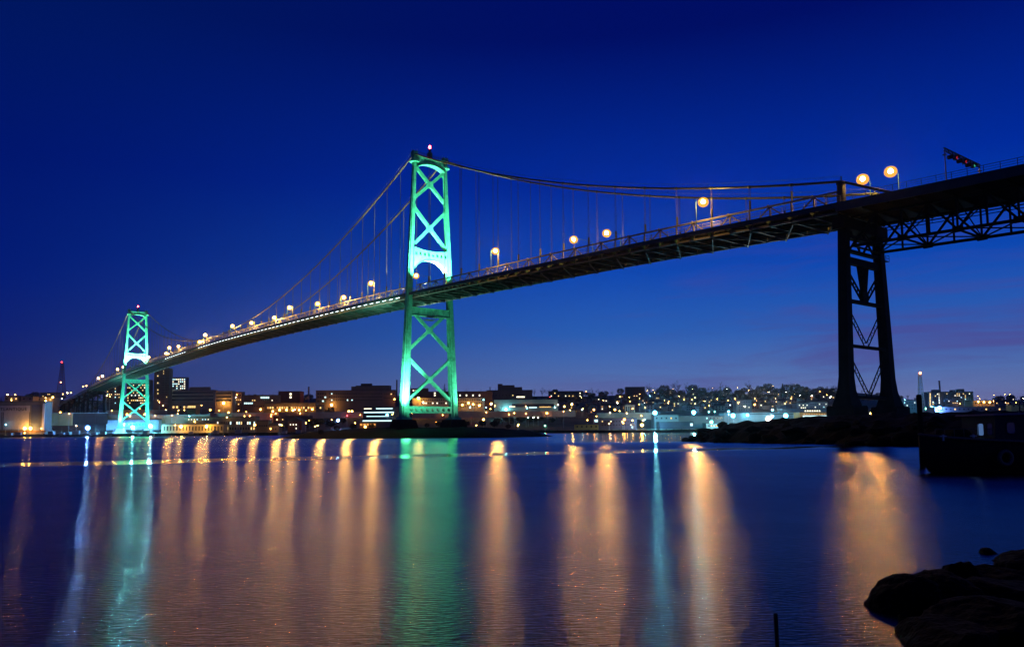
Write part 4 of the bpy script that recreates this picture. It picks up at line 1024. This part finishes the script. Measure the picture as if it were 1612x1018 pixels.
def zone(px, py):
    if px < 200: return 'left of the far tower' if py < 640 else 'on the quay left of far tower'
    if px < 500: return 'on the hill above the garage' if py < 640 else ('on the road behind dockyard halls' if py < 660 else 'on the quay by the dockyard halls')
    if px < 635: return 'by the hospital left of near tower'
    if px < 780: return 'by the barracks at the near tower'
    if px < 1005: return 'between arena hall and overpass' if py > 632 else 'on the skyline above the arena'
    if px < 1310: return 'among the dark hillside houses' if py < 640 else 'in the naval yard'
    return 'right of the cable bent'
items.sort()
cnt = {}; key = lambda it: (SZW[it[3]], COLW[it[2]], zone(it[0], it[1]))
tot = {}
for it in items: tot[key(it)] = tot.get(key(it), 0) + 1
for (px, py, c, sz) in items:
    p_h = 7.5 if sz < 4 else 13
    Y0 = gY(px, py, p_h, y0=601)
    for (x0, x1, yt_, yb_, Yb) in BUILD:
        if x0 - 1 < px < x1 + 1 and yt_ - 1 < py < yb_ + 2 and Yb - 4 < Y0 : Y0 = min(Y0, Yb - 4)
    p = at(px, py, Y0); gz = ground(p.x, Y0); st_, r_ = STR[sz]
    k = (SZW[sz], COLW[c], zone(px, py)); cnt[k] = cnt.get(k, 0) + 1
    lab = '%s %s lamp %s' % k
    if tot[k] > 1: lab = '%s from left of the %s %s lamps %s' % ((ordw(cnt[k]),) + k)
    o = thing('lamp_post', lab, 'lamp', (p.x, p.y, min(gz, p.z - 3)), 0, 'lamps across the far shore')
    hh = p.z - o.location.z
    e = link('pole', pole_me, o); e.scale = (.13, .13, hh - r_ * .8)
    link('bracket', arm_me, o, (0, .35, hh + r_ * .35)); link('globe', globe_mesh(COLN[c], st_, r_), o, (0, 0, hh))
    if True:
        link('halo_shell', halo_mesh(COLN[c], .68 if sz == 1 else r_ * (1.9 if sz < 4 else 2.2)), o, (0, 0, hh))  # added halo shell, the glow round each lamp built as a shape

# masts and chimneys ------------------------------------------------------
def mast(label, px, ytop, ybase, Y_, w0, w1, lights=(), name='lattice_mast', col=None):
    a = at(px, ybase, Y_); c = at(px, ytop, Y_); h = c.z - a.z + 4; o = thing(name, label, 'mast', (a.x, Y_, a.z - 4))
    mb = MB(); n = 12
    cor = [(-1, -1), (1, -1), (1, 1), (-1, 1)]
    for (i, j) in cor: mb.beam((i * w0, j * w0, 0), (i * w1, j * w1, h), .5, .5)
    for k in range(n):
        za, zb_ = h * k / n, h * (k + 1) / n; ra, rb = w0 + (w1 - w0) * k / n, w0 + (w1 - w0) * (k + 1) / n
        for q in range(4):
            c1, c2 = cor[q], cor[(q + 1) % 4]
            mb.beam((c1[0] * ra, c1[1] * ra, za), (c2[0] * rb, c2[1] * rb, zb_), .25, .25); mb.beam((c2[0] * ra, c2[1] * ra, za), (c1[0] * rb, c1[1] * rb, zb_), .25, .25)
    mb.build('lattice', col or M_dark, o)
    for ly, cc_, s_ in lights:
        lz = at(px, ly, Y_).z - (a.z - 4); b_ = MB(); b_.ball((0, -w0 * .4, lz), 1.0, 8, 6); b_.build('warning_light', gmat(cc_, s_), o)
mast('tall red-lit lattice television mast left of the bridge', 96, 570, 622, 1250, 5, 1.2, ((570, RED, 14), (601.5, (1, .25, .12), 14)), col=mat('mast_red', (.10, .03, .03), .6))
mast('slender lattice mast with orange tip right of the cable bent', 1451, 588, 646, 700, 2.3, .8, ((587, (1, .3, .1), 14),), col=mat('mast_pale', (.3, .25, .25), .6))
mast('thin white lattice mast above the barracks', 742.0 - 42, 604, 622, 1250, .8, .2, col=M_pole)
def chimney(label, px, yt_, yb_, Y_, r_, col):
    a = at(px, yb_, Y_); c = at(px, yt_, Y_); o = thing('chimney', label, 'chimney', (a.x, Y_, a.z - 4))
    h = c.z - a.z + 4
    mb = MB(); mb.tube([(0, 0, 0), (0, 0, h)], [r_ * 1.2, r_], 14); mb.build('stack', bmat(col), o)
    mb = MB(); mb.tube([(0, 0, h), (0, 0, h + .8)], [r_ * 1.15, r_ * 1.15], 14); mb.build('rim', M_dark, o)
chimney('pale chimney beside the red brick block', 485.5, 610, 646, 860, .9, (.34, .24, .22))
chimney('dark slim chimney left of the near tower', 624.5, 599, 640, 800, .7, (.05, .04, .05))
chimney('brown chimney on the right-hand high-rise', 1481, 600, 640, 960, 1.0, (.14, .08, .08))
chimney('short dark stack left of the skyline hospital', 771.5, 610, 630, 1050, .6, (.05, .04, .05))
# mobile crane at the yard
# houses on the hillside --------------------------------------------------
hsrc = []
for kx in range(4):
    wd, dp, hh = (8, 10, 5.5) if kx % 2 else (11, 9, 5)
    b1 = MB(); b1.box(-wd / 2, wd / 2, 0, dp, -3, hh)
    b2 = MB()
    if kx % 2: b2.loft([[(-wd / 2 - .4, y, hh), (wd / 2 + .4, y, hh), (0, y, hh + 3.4)] for y in (-.5, dp + .5)])
    else: b2.loft([[(x, -.5, hh), (x, dp + .5, hh), (x, dp / 2, hh + 3)] for x in (-wd / 2 - .4, wd / 2 + .4)])
    b3 = MB(); b3.box(wd * .2, wd * .2 + .8, dp * .5, dp * .5 + .8, hh + 1, hh + 4.4)
    wc = [(.16, .13, .12), (.10, .07, .08), (.2, .19, .2), (.12, .1, .14)][kx]
    hsrc.append((b1.mesh('wall', bmat(wc, 'clapboard')), b2.mesh('roof', M_roof), b3.mesh('chimney', bmat((.12, .05, .04), 'brick')), wd, hh, ['dark-walled', 'plum-grey', 'pale', 'slate-blue'][kx]))
hp = []
tries = 0
while len(hp) < 84 and tries < 4000:
    tries += 1
    px = rng.choice([rng.uniform(885, 1315), rng.uniform(885, 1315), rng.uniform(380, 500), rng.uniform(1535, 1625), rng.uniform(0, 150)]); py = rng.uniform(616, 652)
    if px < 160 and py > 626: continue
    if 380 <= px < 500 and py > 632: continue
    if px > 1500 and py < 624: continue
    if any(x0 - 6 < px < x1 + 6 and yt_ - 2 < py < yb_ + 8 for (x0, x1, yt_, yb_, Yb) in BUILD): continue
    Yh = gY(px, py)
    if Yh > 1350 or any(abs(px - a) < 11 and abs(py - b_) < 4.5 for a, b_, _ in hp): continue
    hp.append((px, py, Yh))
hp.sort()
hc_ = {}
for i, (px, py, Yh) in enumerate(hp):
    src = hsrc[i % 4]; p = at(px, py, Yh); gz = ground(p.x, Yh)
    z_ = 'on the left bank' if px < 200 else 'above the brown school block' if px < 505 else 'on the hillside right of centre' if px < 1320 else 'at the right edge'
    k = (src[5], z_); hc_[k] = hc_.get(k, 0) + 1
    o = thing('hillside_house', '%s from left of the %s houses %s' % (ordw(hc_[k]), src[5], z_), 'house', (p.x, Yh, gz), rng.uniform(-.5, .5), 'small houses on the far hillside')
    link('wall', src[0], o); link('roof', src[1], o); link('chimney', src[2], o)
    for r2 in (1.5, 4.0):
        for q in (-.3, 0, .3):
            lit = rng.random() < .17
            e = link('window', WM[rng.choice('yywo') if lit else 'd'], o, (q * src[3], -.05, r2)); e.scale = (1.2, 1, 1.3)

# trees --------------------------------------------------------------------
def bare_tree(seed, H=14, spread=.55, twigs=3):
    r = random.Random(seed); tk = MB(); tw = MB()
    def grow(p, d, L_, rad, lvl):
        q = p + d * L_
        (tk if lvl < 1 else tw).tube([p, q], [rad, rad * .65], 5 if lvl < 2 else 3, cap=False)
        if lvl >= 4: return
        for _ in range(3 if lvl else 5):
            nd = (d * .8 + Vector((r.gauss(0, spread), r.gauss(0, spread), r.gauss(.18, .25)))).normalized()
            grow(p + d * L_ * r.uniform(.55, 1), nd, L_ * r.uniform(.55, .82), rad * .58, lvl + 1)
    grow(Vector((0, 0, 0)), Vector((0, 0, 1)), H * .34, H * .022, 0)
    return tk.mesh('trunk', M_bark), tw.mesh('crown', M_bark)
def leafy(seed, H=11, conifer=False):
    r = random.Random(seed); tk = MB(); cr = MB()
    tk.tube([(0, 0, 0), (0, 0, H * (.9 if conifer else .5))], [H * .03, H * .008], 6)
    for _ in range(900 if conifer else 800):
        if conifer:
            z = H * (.12 + .88 * r.random()); rm = (1 - z / H) * H * .24 * (.75 + .4 * abs(math.sin(z * 2.2))); a = r.uniform(0, 6.283); q = rm * math.sqrt(r.uniform(.15, 1)); c_ = Vector((math.cos(a) * q, math.sin(a) * q, z - q * .3))
        else:
            a = r.uniform(0, 6.283); u = r.uniform(-1, 1); q = r.uniform(.5, 1) ** .5; lump = 1 + .28 * math.sin(3 * a + seed) * math.cos(4 * u + seed)
            c_ = Vector((math.cos(a) * math.sqrt(1 - u * u), math.sin(a) * math.sqrt(1 - u * u), u * .75)) * (H * .42 * q * lump) + Vector((0, 0, H * .58))
        e = Vector((r.gauss(0, 1), r.gauss(0, 1), r.gauss(0, .6))).normalized() * H * .045; g_ = e.cross(Vector((r.gauss(0, 1), r.gauss(0, 1), 1))).normalized() * H * .03
        cr.add([c_ - e, c_ + g_, c_ + e * 1.2, c_ - g_], [(0, 1, 2, 3)])
    return tk.mesh('trunk', M_bark), cr.mesh('crown', M_fir if conifer else M_bush)
TS = [('bare_tree', 'bare leafless', bare_tree(1)), ('bare_tree', 'bare leafless', bare_tree(2, 15, .5)), ('bare_tree', 'bare leafless', bare_tree(3, 12, .65)), ('conifer_tree', 'dark conifer', leafy(4, 15, True)),
      ('conifer_tree', 'dark conifer', leafy(5, 13, True)), ('evergreen_tree', 'round evergreen', leafy(6, 11)), ('evergreen_tree', 'round evergreen', leafy(7, 9))]
tl = []
px = 2.0
while px < 1622:      # skyline
    if not (1323 < px < 1345): 
        right = px > 1340
        big = 1.55 if 1010 < px < 1330 else (1.0 if px > 640 else .85)
        if 35 < px < 62: big = 1.2
        kinds = [0, 1, 2, 5, 6, 0, 1] if px < 1170 else [5, 4, 0, 6, 5, 1, 5]
        tl.append((px, None, rng.choice(kinds), big * rng.uniform(.7, 1.2) * (.7 if right else 1), 'along the skyline'))
        tl.append((px + rng.uniform(-4, 4), 'b', rng.choice([5, 6, 0, 5]), big * rng.uniform(.6, .95) * (.7 if right else 1), 'just below the skyline'))
    px += rng.uniform(6, 9) if 1000 < px < 1330 else rng.uniform(9, 14)
for _ in range(46): tl.append((rng.uniform(885, 1318), rng.uniform(620, 645), rng.choice([0, 1, 5, 6, 3]), rng.uniform(.5, .85), 'among the hillside houses'))
for pxx, pyy, k, s_ in ((520, 676, 5, .8), (536, 640, 5, 1.0), (553, 648, 0, .9), (575, 640, 5, .9), (590, 642, 6, 1), (495, 676, 5, .9), (505, 672, 6, .9), (700, 668, 0, .6), (870, 658, 0, .8), (885, 660, 5, .8),
                        (905, 655, 0, .9), (925, 652, 0, .8), (845, 668, 5, 1), (820, 668, 6, 1), (800, 668, 5, .9), (785, 670, 0, .8), (795, 664, 6, .9), (855, 663, 5, .8), (965, 655, 0, .7), (40, 662, 0, .1), (100, 662, 0, .5), (390, 640, 0, .7), (520, 655, 5, .9), (508, 660, 6, 1), (540, 668, 6, .7)):
    tl.append((pxx, pyy, k, s_, 'low on the far bank'))
for _ in range(64): tl.append((rng.uniform(200, 1035), rng.uniform(649, 672), rng.choice([0, 1, 2, 5, 6, 5]), rng.uniform(.45, .8), 'low on the far bank'))
rows = []
for (px, pyy, k, s_, z_) in tl:
    if pyy is None: Yt_ = 1240 + rng.uniform(-30, 40)
    elif pyy == 'b': Yt_ = 1100 + rng.uniform(-60, 60)
    else: Yt_ = gY(px, pyy, y0=603)
    X_ = at(px, 640, Yt_).x
    rows.append((px, X_, Yt_, k, s_, z_))
ISL = [(505, 262, 6, .25), (530, 270, 5, .22), (556, 268, 6, .3), (585, 272, 6, .25), (735, 276, 5, .22), (760, 282, 6, .3), (778, 280, 5, .28), (800, 292, 6, .25), (690, 285, 6, .3), (672, 262, 5, .18)]
for px, Y_, k, s_ in ISL: rows.append((px, at(px, 680, Y_).x, Y_, k, s_, 'on the dark point under the near tower'))
rows.sort(); tc_ = {}
def tz(px): return 'left of the bridge' if px < 190 else 'above the garage' if px < 500 else 'around near tower' if px < 770 else 'above the arena' if px < 1005 else 'above the naval yard' if px < 1330 else 'at far right'
for (px, X_, Yt_, k, s_, z_) in rows:
    grp = 'trees ' + z_
    if Yt_ > 400: z_ = ('on the skyline ' if Yt_ > 1190 else 'below skyline ' if Yt_ > 1020 else 'low down ') + tz(px)
    nm, desc, (tkm, crm) = TS[k]; kk = (desc, z_); tc_[kk] = tc_.get(kk, 0) + 1
    gz = island(X_, Yt_) if Yt_ < 400 else ground(X_, Yt_)
    o = thing(nm, '%s from left of the %s trees %s' % (ordw(tc_[kk]), desc, z_), 'tree', (X_, Yt_, gz - .1), rng.uniform(0, 6), grp)
    o.scale = (s_ * 1.1, s_ * 1.1, s_)
    link('trunk', tkm, o); link('crown', crm, o)

# ------------------------------------------------------------------ near shore on the right
# lamp between the bent pedestals
for px, py, c, nm in ((1371, 650.5, (1, .6, .12), 'bright orange work lamp between the bent pedestals'), (1364, 649.5, (.8, .9, 1), 'white work lamp beside the orange one between the pedestals')):
    p = at(px, py, 158); gz = penh(p.x, p.y); o = thing('work_lamp', nm, 'lamp', (p.x, p.y, gz))
    hh = p.z - gz
    mb = MB(); mb.tube([(0, 0, 0), (0, 0, hh)], .06, 5); mb.build('post', M_pole, o)
    mb = MB(); mb.ball((0, 0, hh), .17, 8, 6); mb.build('globe', gmat(c, 60), o)
# floodlit yard lights behind the point are in the lamp list; mooring pile
def pile(px, yt_, Y_, r_, label, lean=0.0, zb_=-1.5):
    p = at(px, yt_, Y_); o = thing('mooring_pile', label, 'pile', (p.x, Y_, 0))
    mb = MB(); n = 9; pts = [(lean * (1 - i / n), 0, zb_ + (p.z - zb_) * i / n) for i in range(n + 1)]
    mb.tube(pts, [r_ * (1.05 - .1 * i / n + .04 * math.sin(i * 2.3)) for i in range(n + 1)], 9); mb.build('timber', M_timber, o, True)
    mb = MB(); mb.tube([(0, 0, p.z), (0, 0, p.z + r_ * .35)], [r_ * .98, r_ * .6], 9); mb.build('pile_cap', M_timber, o)
pile(1446.5, 622, 41, .14, 'tall dark timber pile rising behind the bow of the boat')
pile(1221, 966, 6.6, .018, 'thin dark stake standing in the water at bottom centre-right', .03)

# fishing boat, bow to the left
by = 36.5; bowx = at(1447, 690, by).x
fbm_ = thing('fishing_boat', 'dark fishing boat with small cabin moored at the right edge', 'boat', (bowx, by, 0), R(7))
hb = MB(); rings = []
for x, w2, zk, zs in ((0.0, .06, .75, 1.72), (.35, .35, .1, 1.68), (1.0, .8, -.35, 1.6), (2.2, 1.35, -.55, 1.5), (4.5, 1.75, -.6, 1.38), (8, 1.8, -.55, 1.35), (11.5, 1.5, -.35, 1.45)):
    rings.append([(x, -w2, zs), (x, -w2 * .93, zs * .55), (x, -w2 * .6, zk + .25), (x, 0, zk), (x, w2 * .6, zk + .25), (x, w2 * .93, zs * .55), (x, w2, zs)])
hb.loft(rings); M_hull = mat('boat_hull_black', (.004, .004, .006), .7, spec=.08); hb.build('hull', M_hull, fbm_, True)
gb = MB()
for sg in (1, -1):
    gb.tube([(x, sg * w2, zs + .03) for x, w2, zk, zs in ((0.0, .02, .75, 1.76), (.35, .35, .1, 1.68), (1.0, .8, -.35, 1.6), (2.2, 1.35, -.55, 1.5), (4.5, 1.75, -.6, 1.38), (8, 1.8, -.55, 1.35), (11.5, 1.5, -.35, 1.45))], .06, 6)
gb.build('gunwale', mat('gunwale_paint', (.10, .06, .05), .5), fbm_, True)
cbx = 2.95
cab = MB(); cab.loft([[(cbx + dx_, -1.1, z), (6.6, -1.1, z), (6.6, 1.1, z), (cbx + dx_, 1.1, z)] for z, dx_ in ((1.2, 0), (2.62, .08))]); cab.build('cabin', mat('cabin_paint', (.010, .011, .022), .6, spec=.1), fbm_)
rf = MB(); rf.loft([[(cbx - .15, -1.3, 2.62), (6.9, -1.3, 2.72), (6.9, 1.3, 2.72), (cbx - .15, 1.3, 2.62)], [(cbx - .1, -1.25, 2.70), (6.85, -1.25, 2.80), (6.85, 1.25, 2.80), (cbx - .1, 1.25, 2.70)]]); rf.build('cabin_roof', mat('roof_paint', (.12, .07, .10), .5), fbm_)
def rwin(px0, px1, y0, y1, m, nm):
    """rounded window on the near cabin side"""
    k = by - 1.3
    a = at((px0 + px1) / 2, (y0 + y1) / 2, k); w2 = (px1 - px0) / F_PX * k / 2; h2 = (y1 - y0) / F_PX * k / 2; r_ = w2 * .6
    pts = []
    for cx_, cz_, a0 in ((w2 - r_, h2 - r_, 0), (-w2 + r_, h2 - r_, 90), (-w2 + r_, -h2 + r_, 180), (w2 - r_, -h2 + r_, 270)):
        for t2 in (0, 30, 60, 90): pts.append((cx_ + r_ * math.cos(R(a0 + t2)), cz_ + r_ * math.sin(R(a0 + t2))))
    l = Matrix.Translation(fbm_.location) @ Matrix.Rotation(R(7), 4, 'Z'); c_ = l.inverted() @ a
    mb = MB(); mb.loft([[(c_.x + x, yy, c_.z + z) for x, z in pts] for yy in (-1.09, -1.125)]); w_ = mb.build(nm, m, fbm_)
    mb = MB(); mb.tube([(c_.x + x, -1.125, c_.z + z) for x, z in pts + pts[:1]], .018, 5); mb.build('window_frame', M_dark, w_)
M_skyw = mat('cabin_window_glass', (.20, .32, .5), .08)
rwin(1551, 1560.5, 666, 685.5, glow('cabin_window_light', (.12, .24, .55), .55, False), 'window'); rwin(1567, 1576, 666, 684, mat('cabin_window_glass', (.05, .04, .10), .08), 'window'); rwin(1601, 1616, 664, 682, mat('cabin_window_glass', (.03, .05, .14), .08), 'window')
ml = MB()
for px_ in (0.6, 1.9): ml.tube([(px_, -.72 - px_ * .2, 1.5), (px_, -.72 - px_ * .2, 1.78)], .05, 6); ml.tube([(px_ - .16, -.72 - px_ * .2, 1.7), (px_ + .16, -.72 - px_ * .2, 1.7)], .035, 6)
ml.build('mooring_bitts', M_pole, fbm_)
ty = MB(); n = 16
c0 = (3.0, -1.62, .72)
ty.tube([(c0[0] + .30 * math.cos(2 * math.pi * k / n), c0[1], c0[2] + .30 * math.sin(2 * math.pi * k / n)) for k in range(n + 1)], .1, 6, cap=False); ty.build('tyre_fender', mat('rubber', (.04, .03, .035), .5), fbm_, True)
mm = MB(); mm.tube([(5.2, 0, 2.7), (5.2, 0, 3.4)], [.04, .025], 6); mm.build('mast', M_dark, fbm_)
rg = MB()
for k_ in range(7):
    x_ = .5 + k_ * .38; yy_ = -(.45 + .13 * k_); rg.tube([(x_, yy_, 1.6), (x_, yy_, 2.02 + .02 * (k_ % 2))], .018, 5)
rg.tube([(.5 + k_ * .38, -(.45 + .13 * k_), 2.02) for k_ in range(7)], .016, 5); rg.build('bow_rail', M_dark, fbm_)
ct = MB(); ct.loft([[(1.7 + a_ * s_, -.2 + b_ * s_, z_) for a_, b_ in ((-.5, -.45), (.45, -.5), (.5, .4), (-.4, .5))] for z_, s_ in ((1.5, 1), (1.85, .95), (2.05, .6))]); ct.build('covered_hatch', M_timber, fbm_)
# second boat hull / float behind, filling the right side
wf = thing('floating_dock', 'low dark floating dock behind the boat at right', 'dock', (24.5, 43, 0))
mb = MB(); mb.box(0, 18, -1.5, 3, -.4, 1.1); mb.build('float', M_timber, wf)
mb = MB()
for i in range(10): mb.box(.2 + i * 1.8, .35 + i * 1.8, -1.45, -1.3, 1.1, 1.75)
mb.build('rail_posts', M_timber, wf)

# foreground rocks
import bmesh
def rock(px0, px1, ytop, Yc, depth, label, seed, zbot=-.35, sub=5, lean=0.0):
    a = at(px0, ytop, Yc); c_ = at(px1, ytop, Yc); cx = (a.x + c_.x) / 2; rx = (c_.x - a.x) / 2; zt2 = a.z
    bm = bmesh.new(); bmesh.ops.create_icosphere(bm, subdivisions=sub, radius=1)
    off = Vector((seed * 7.3, seed * 3.1, seed)); r = random.Random(seed)
    planes = [(Vector((r.gauss(0, 1), r.gauss(0, 1), r.gauss(.2, .8))).normalized(), r.uniform(.62, .92)) for _ in range(13)]
    for v in bm.verts:
        co = v.co.normalized()
        for n_, d_ in planes:                      # cleaved faces
            k_ = co.dot(n_)
            if k_ > d_: co = co - n_ * (k_ - d_) * .85
        nn = 1 + .10 * noise.noise(co * 1.6 + off) + .07 * noise.noise(co * 4.1 + off) + .05 * abs(noise.noise(co * 9 + off)) + .02 * noise.noise(co * 23 + off)
        co = co * nn
        v.co = Vector((co.x * rx * 1.08 + lean * rx * (co.z - .2), co.y * depth, co.z * (zt2 - zbot) * .53 + (zt2 + zbot) / 2))
    me = bpy.data.meshes.new('rock'); bm.to_mesh(me); bm.free(); me.materials.append(M_rock)
    o = link('rock', me, None, (cx, Yc, 0)); tag(o, label, 'rock', 'rocks at the bottom right corner')
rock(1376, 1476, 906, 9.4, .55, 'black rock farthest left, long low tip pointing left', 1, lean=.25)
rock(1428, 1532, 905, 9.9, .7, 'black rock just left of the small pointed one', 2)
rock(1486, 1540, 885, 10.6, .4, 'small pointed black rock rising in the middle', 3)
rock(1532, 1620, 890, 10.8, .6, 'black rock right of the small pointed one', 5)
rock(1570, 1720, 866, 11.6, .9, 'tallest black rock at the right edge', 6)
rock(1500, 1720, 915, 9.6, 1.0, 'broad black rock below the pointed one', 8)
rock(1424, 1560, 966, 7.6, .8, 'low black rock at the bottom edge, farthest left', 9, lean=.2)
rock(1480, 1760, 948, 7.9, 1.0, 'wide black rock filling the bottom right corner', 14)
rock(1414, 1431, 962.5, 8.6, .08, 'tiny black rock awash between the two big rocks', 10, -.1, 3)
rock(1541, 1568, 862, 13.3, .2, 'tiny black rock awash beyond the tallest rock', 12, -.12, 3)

srk = []
for sd in (21, 22, 23):
    bm = bmesh.new(); bmesh.ops.create_icosphere(bm, subdivisions=3, radius=1); r = random.Random(sd); off = Vector((sd, sd * 2, 0))
    planes = [(Vector((r.gauss(0, 1), r.gauss(0, 1), r.gauss(0, 1))).normalized(), r.uniform(.55, .85)) for _ in range(10)]
    for v in bm.verts:
        co = v.co.normalized()
        for n_1, d_ in planes:
            k_ = co.dot(n_1)
            if k_ > d_: co = co - n_1 * (k_ - d_)
        v.co = co * (1 + .12 * noise.noise(co * 3 + off))
    me = bpy.data.meshes.new('boulder'); bm.to_mesh(me); bm.free(); me.materials.append(M_rock); srk.append(me)
r = random.Random(9); bl = []
for (x1, y1), (x2, y2) in zip(PEN[0:7], PEN[1:8]):
    for _ in range(7 if y1 > 100 else 5):
        u = r.random(); inn = r.uniform(-.5, 9); x_, y_ = x1 + (x2 - x1) * u + inn * .9, y1 + (y2 - y1) * u + inn * .35
        bl.append((x_ / y_, x_, y_, r.uniform(.5, 1.7)))
bl.sort()
for i, (_, x_, y_, z_) in enumerate(bl):
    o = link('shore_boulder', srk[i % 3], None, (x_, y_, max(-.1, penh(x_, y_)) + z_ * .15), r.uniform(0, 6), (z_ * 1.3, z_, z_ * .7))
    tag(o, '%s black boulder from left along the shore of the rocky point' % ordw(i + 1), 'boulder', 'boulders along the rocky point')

# lane-control gantry on the approach
gs = -176.5; gt = 49.2
def onS(px, py, s_):
    i = Bm.inverted(); o_ = i @ Vector((0, 0, HC)); d = (i.to_3x3() @ ray(px, py)); k_ = (s_ - o_.x) / d.x; p_ = o_ + d * k_
    return p_.y, p_.z
gr = thing('lane_signal_gantry', 'lane signal gantry with two red crosses and a green arrow over the approach deck', 'gantry', BW(gs, 0, zd(gs)), BROT)
zb0 = zd(gs); ht = gt - zb0
for y_ in (7.0, -7.0):
    mb = MB(); mb.tube([(0, y_, 0), (0, y_, ht + .3)], [.13, .1], 8); mb.box(-.3, .3, y_ - .3, y_ + .3, ht - 1.0, ht - .85); mb.build('post', M_pole, gr)
mb = MB(); mb.laced((0, -7.2, ht), (0, 7.2, ht), .5, .3, (1, 0, 0), .09, 20, .05); mb.build('crossbeam', M_dark, gr)
for px_, py_, c_, s_ in ((1506.4, 247.5, (1, .04, .06), 'x'), (1520.8, 253.8, (1, .04, .06), 'x'), (1534.3, 260, (.1, 1, .6), 'a')):
    y_, z_ = onS(px_, py_, gs - .45); z_ -= zb0
    mb = MB(); mb.box(-.4, .1, y_ - .36, y_ + .36, z_ - .4, z_ + .4); mb.box(-.05, .05, y_ - .1, y_ + .1, z_ + .4, ht)
    mb.loft([[(-.75, y_ + .42 * math.cos(a), z_ + .42 * math.sin(a)) for a in [k_ * math.pi / 8 for k_ in range(9)]] + [(-.75, y_ + .38 * math.cos(a), z_ + .38 * math.sin(a)) for a in [k_ * math.pi / 8 for k_ in range(8, -1, -1)]],
             [(-.4, y_ + .42 * math.cos(a), z_ + .42 * math.sin(a)) for a in [k_ * math.pi / 8 for k_ in range(9)]] + [(-.4, y_ + .38 * math.cos(a), z_ + .38 * math.sin(a)) for a in [k_ * math.pi / 8 for k_ in range(8, -1, -1)]]])
    hd = mb.build('signal_head', M_dark, gr); g2 = MB()
    if s_ == 'x': g2.beam((-.43, y_ - .27, z_ - .27), (-.43, y_ + .27, z_ + .27), .16, .04, (1, 0, 0)); g2.beam((-.47, y_ - .27, z_ + .27), (-.47, y_ + .27, z_ - .27), .16, .04, (1, 0, 0))
    else: g2.beam((-.43, y_, z_ + .4), (-.43, y_, z_ - .3), .14, .04, (1, 0, 0)); g2.beam((-.45, y_ - .28, z_ - .05), (-.45, y_, z_ - .4), .14, .04, (1, 0, 0)); g2.beam((-.47, y_ + .28, z_ - .05), (-.47, y_, z_ - .4), .14, .04, (1, 0, 0))
    g2.build('signal_symbol', glow('signal_glow', c_, .4, False), hd)
    mb = MB(); y2 = y_ + 1.3; mb.tube([(-.5, y2, z_ - .1), (.5, y2, z_ - .1)], [.4, .36], 12); mb.beam((0, y2, z_), (0, y2, ht), .08, .08); mb.build('signal_head', M_dark, gr)

# thin haze volume over the harbour, added for the glow round lamps
hz = MB().box(-2700, 2700, -60, 3500, -4.2, 190)
MH = bpy.data.materials.new('added_glow_haze'); MH.use_nodes = True; t = MH.node_tree; t.nodes.clear()
pv = t.nodes.new('ShaderNodeVolumePrincipled'); pv.inputs['Density'].default_value = 0.00003; pv.inputs['Anisotropy'].default_value = 0.92; pv.inputs['Color'].default_value = (.8, .85, 1, 1)
mo = t.nodes.new('ShaderNodeOutputMaterial'); t.links.new(pv.outputs[0], mo.inputs['Volume'])
ho = hz.build('added_glow_haze', MH); ho['kind'] = 'stuff'
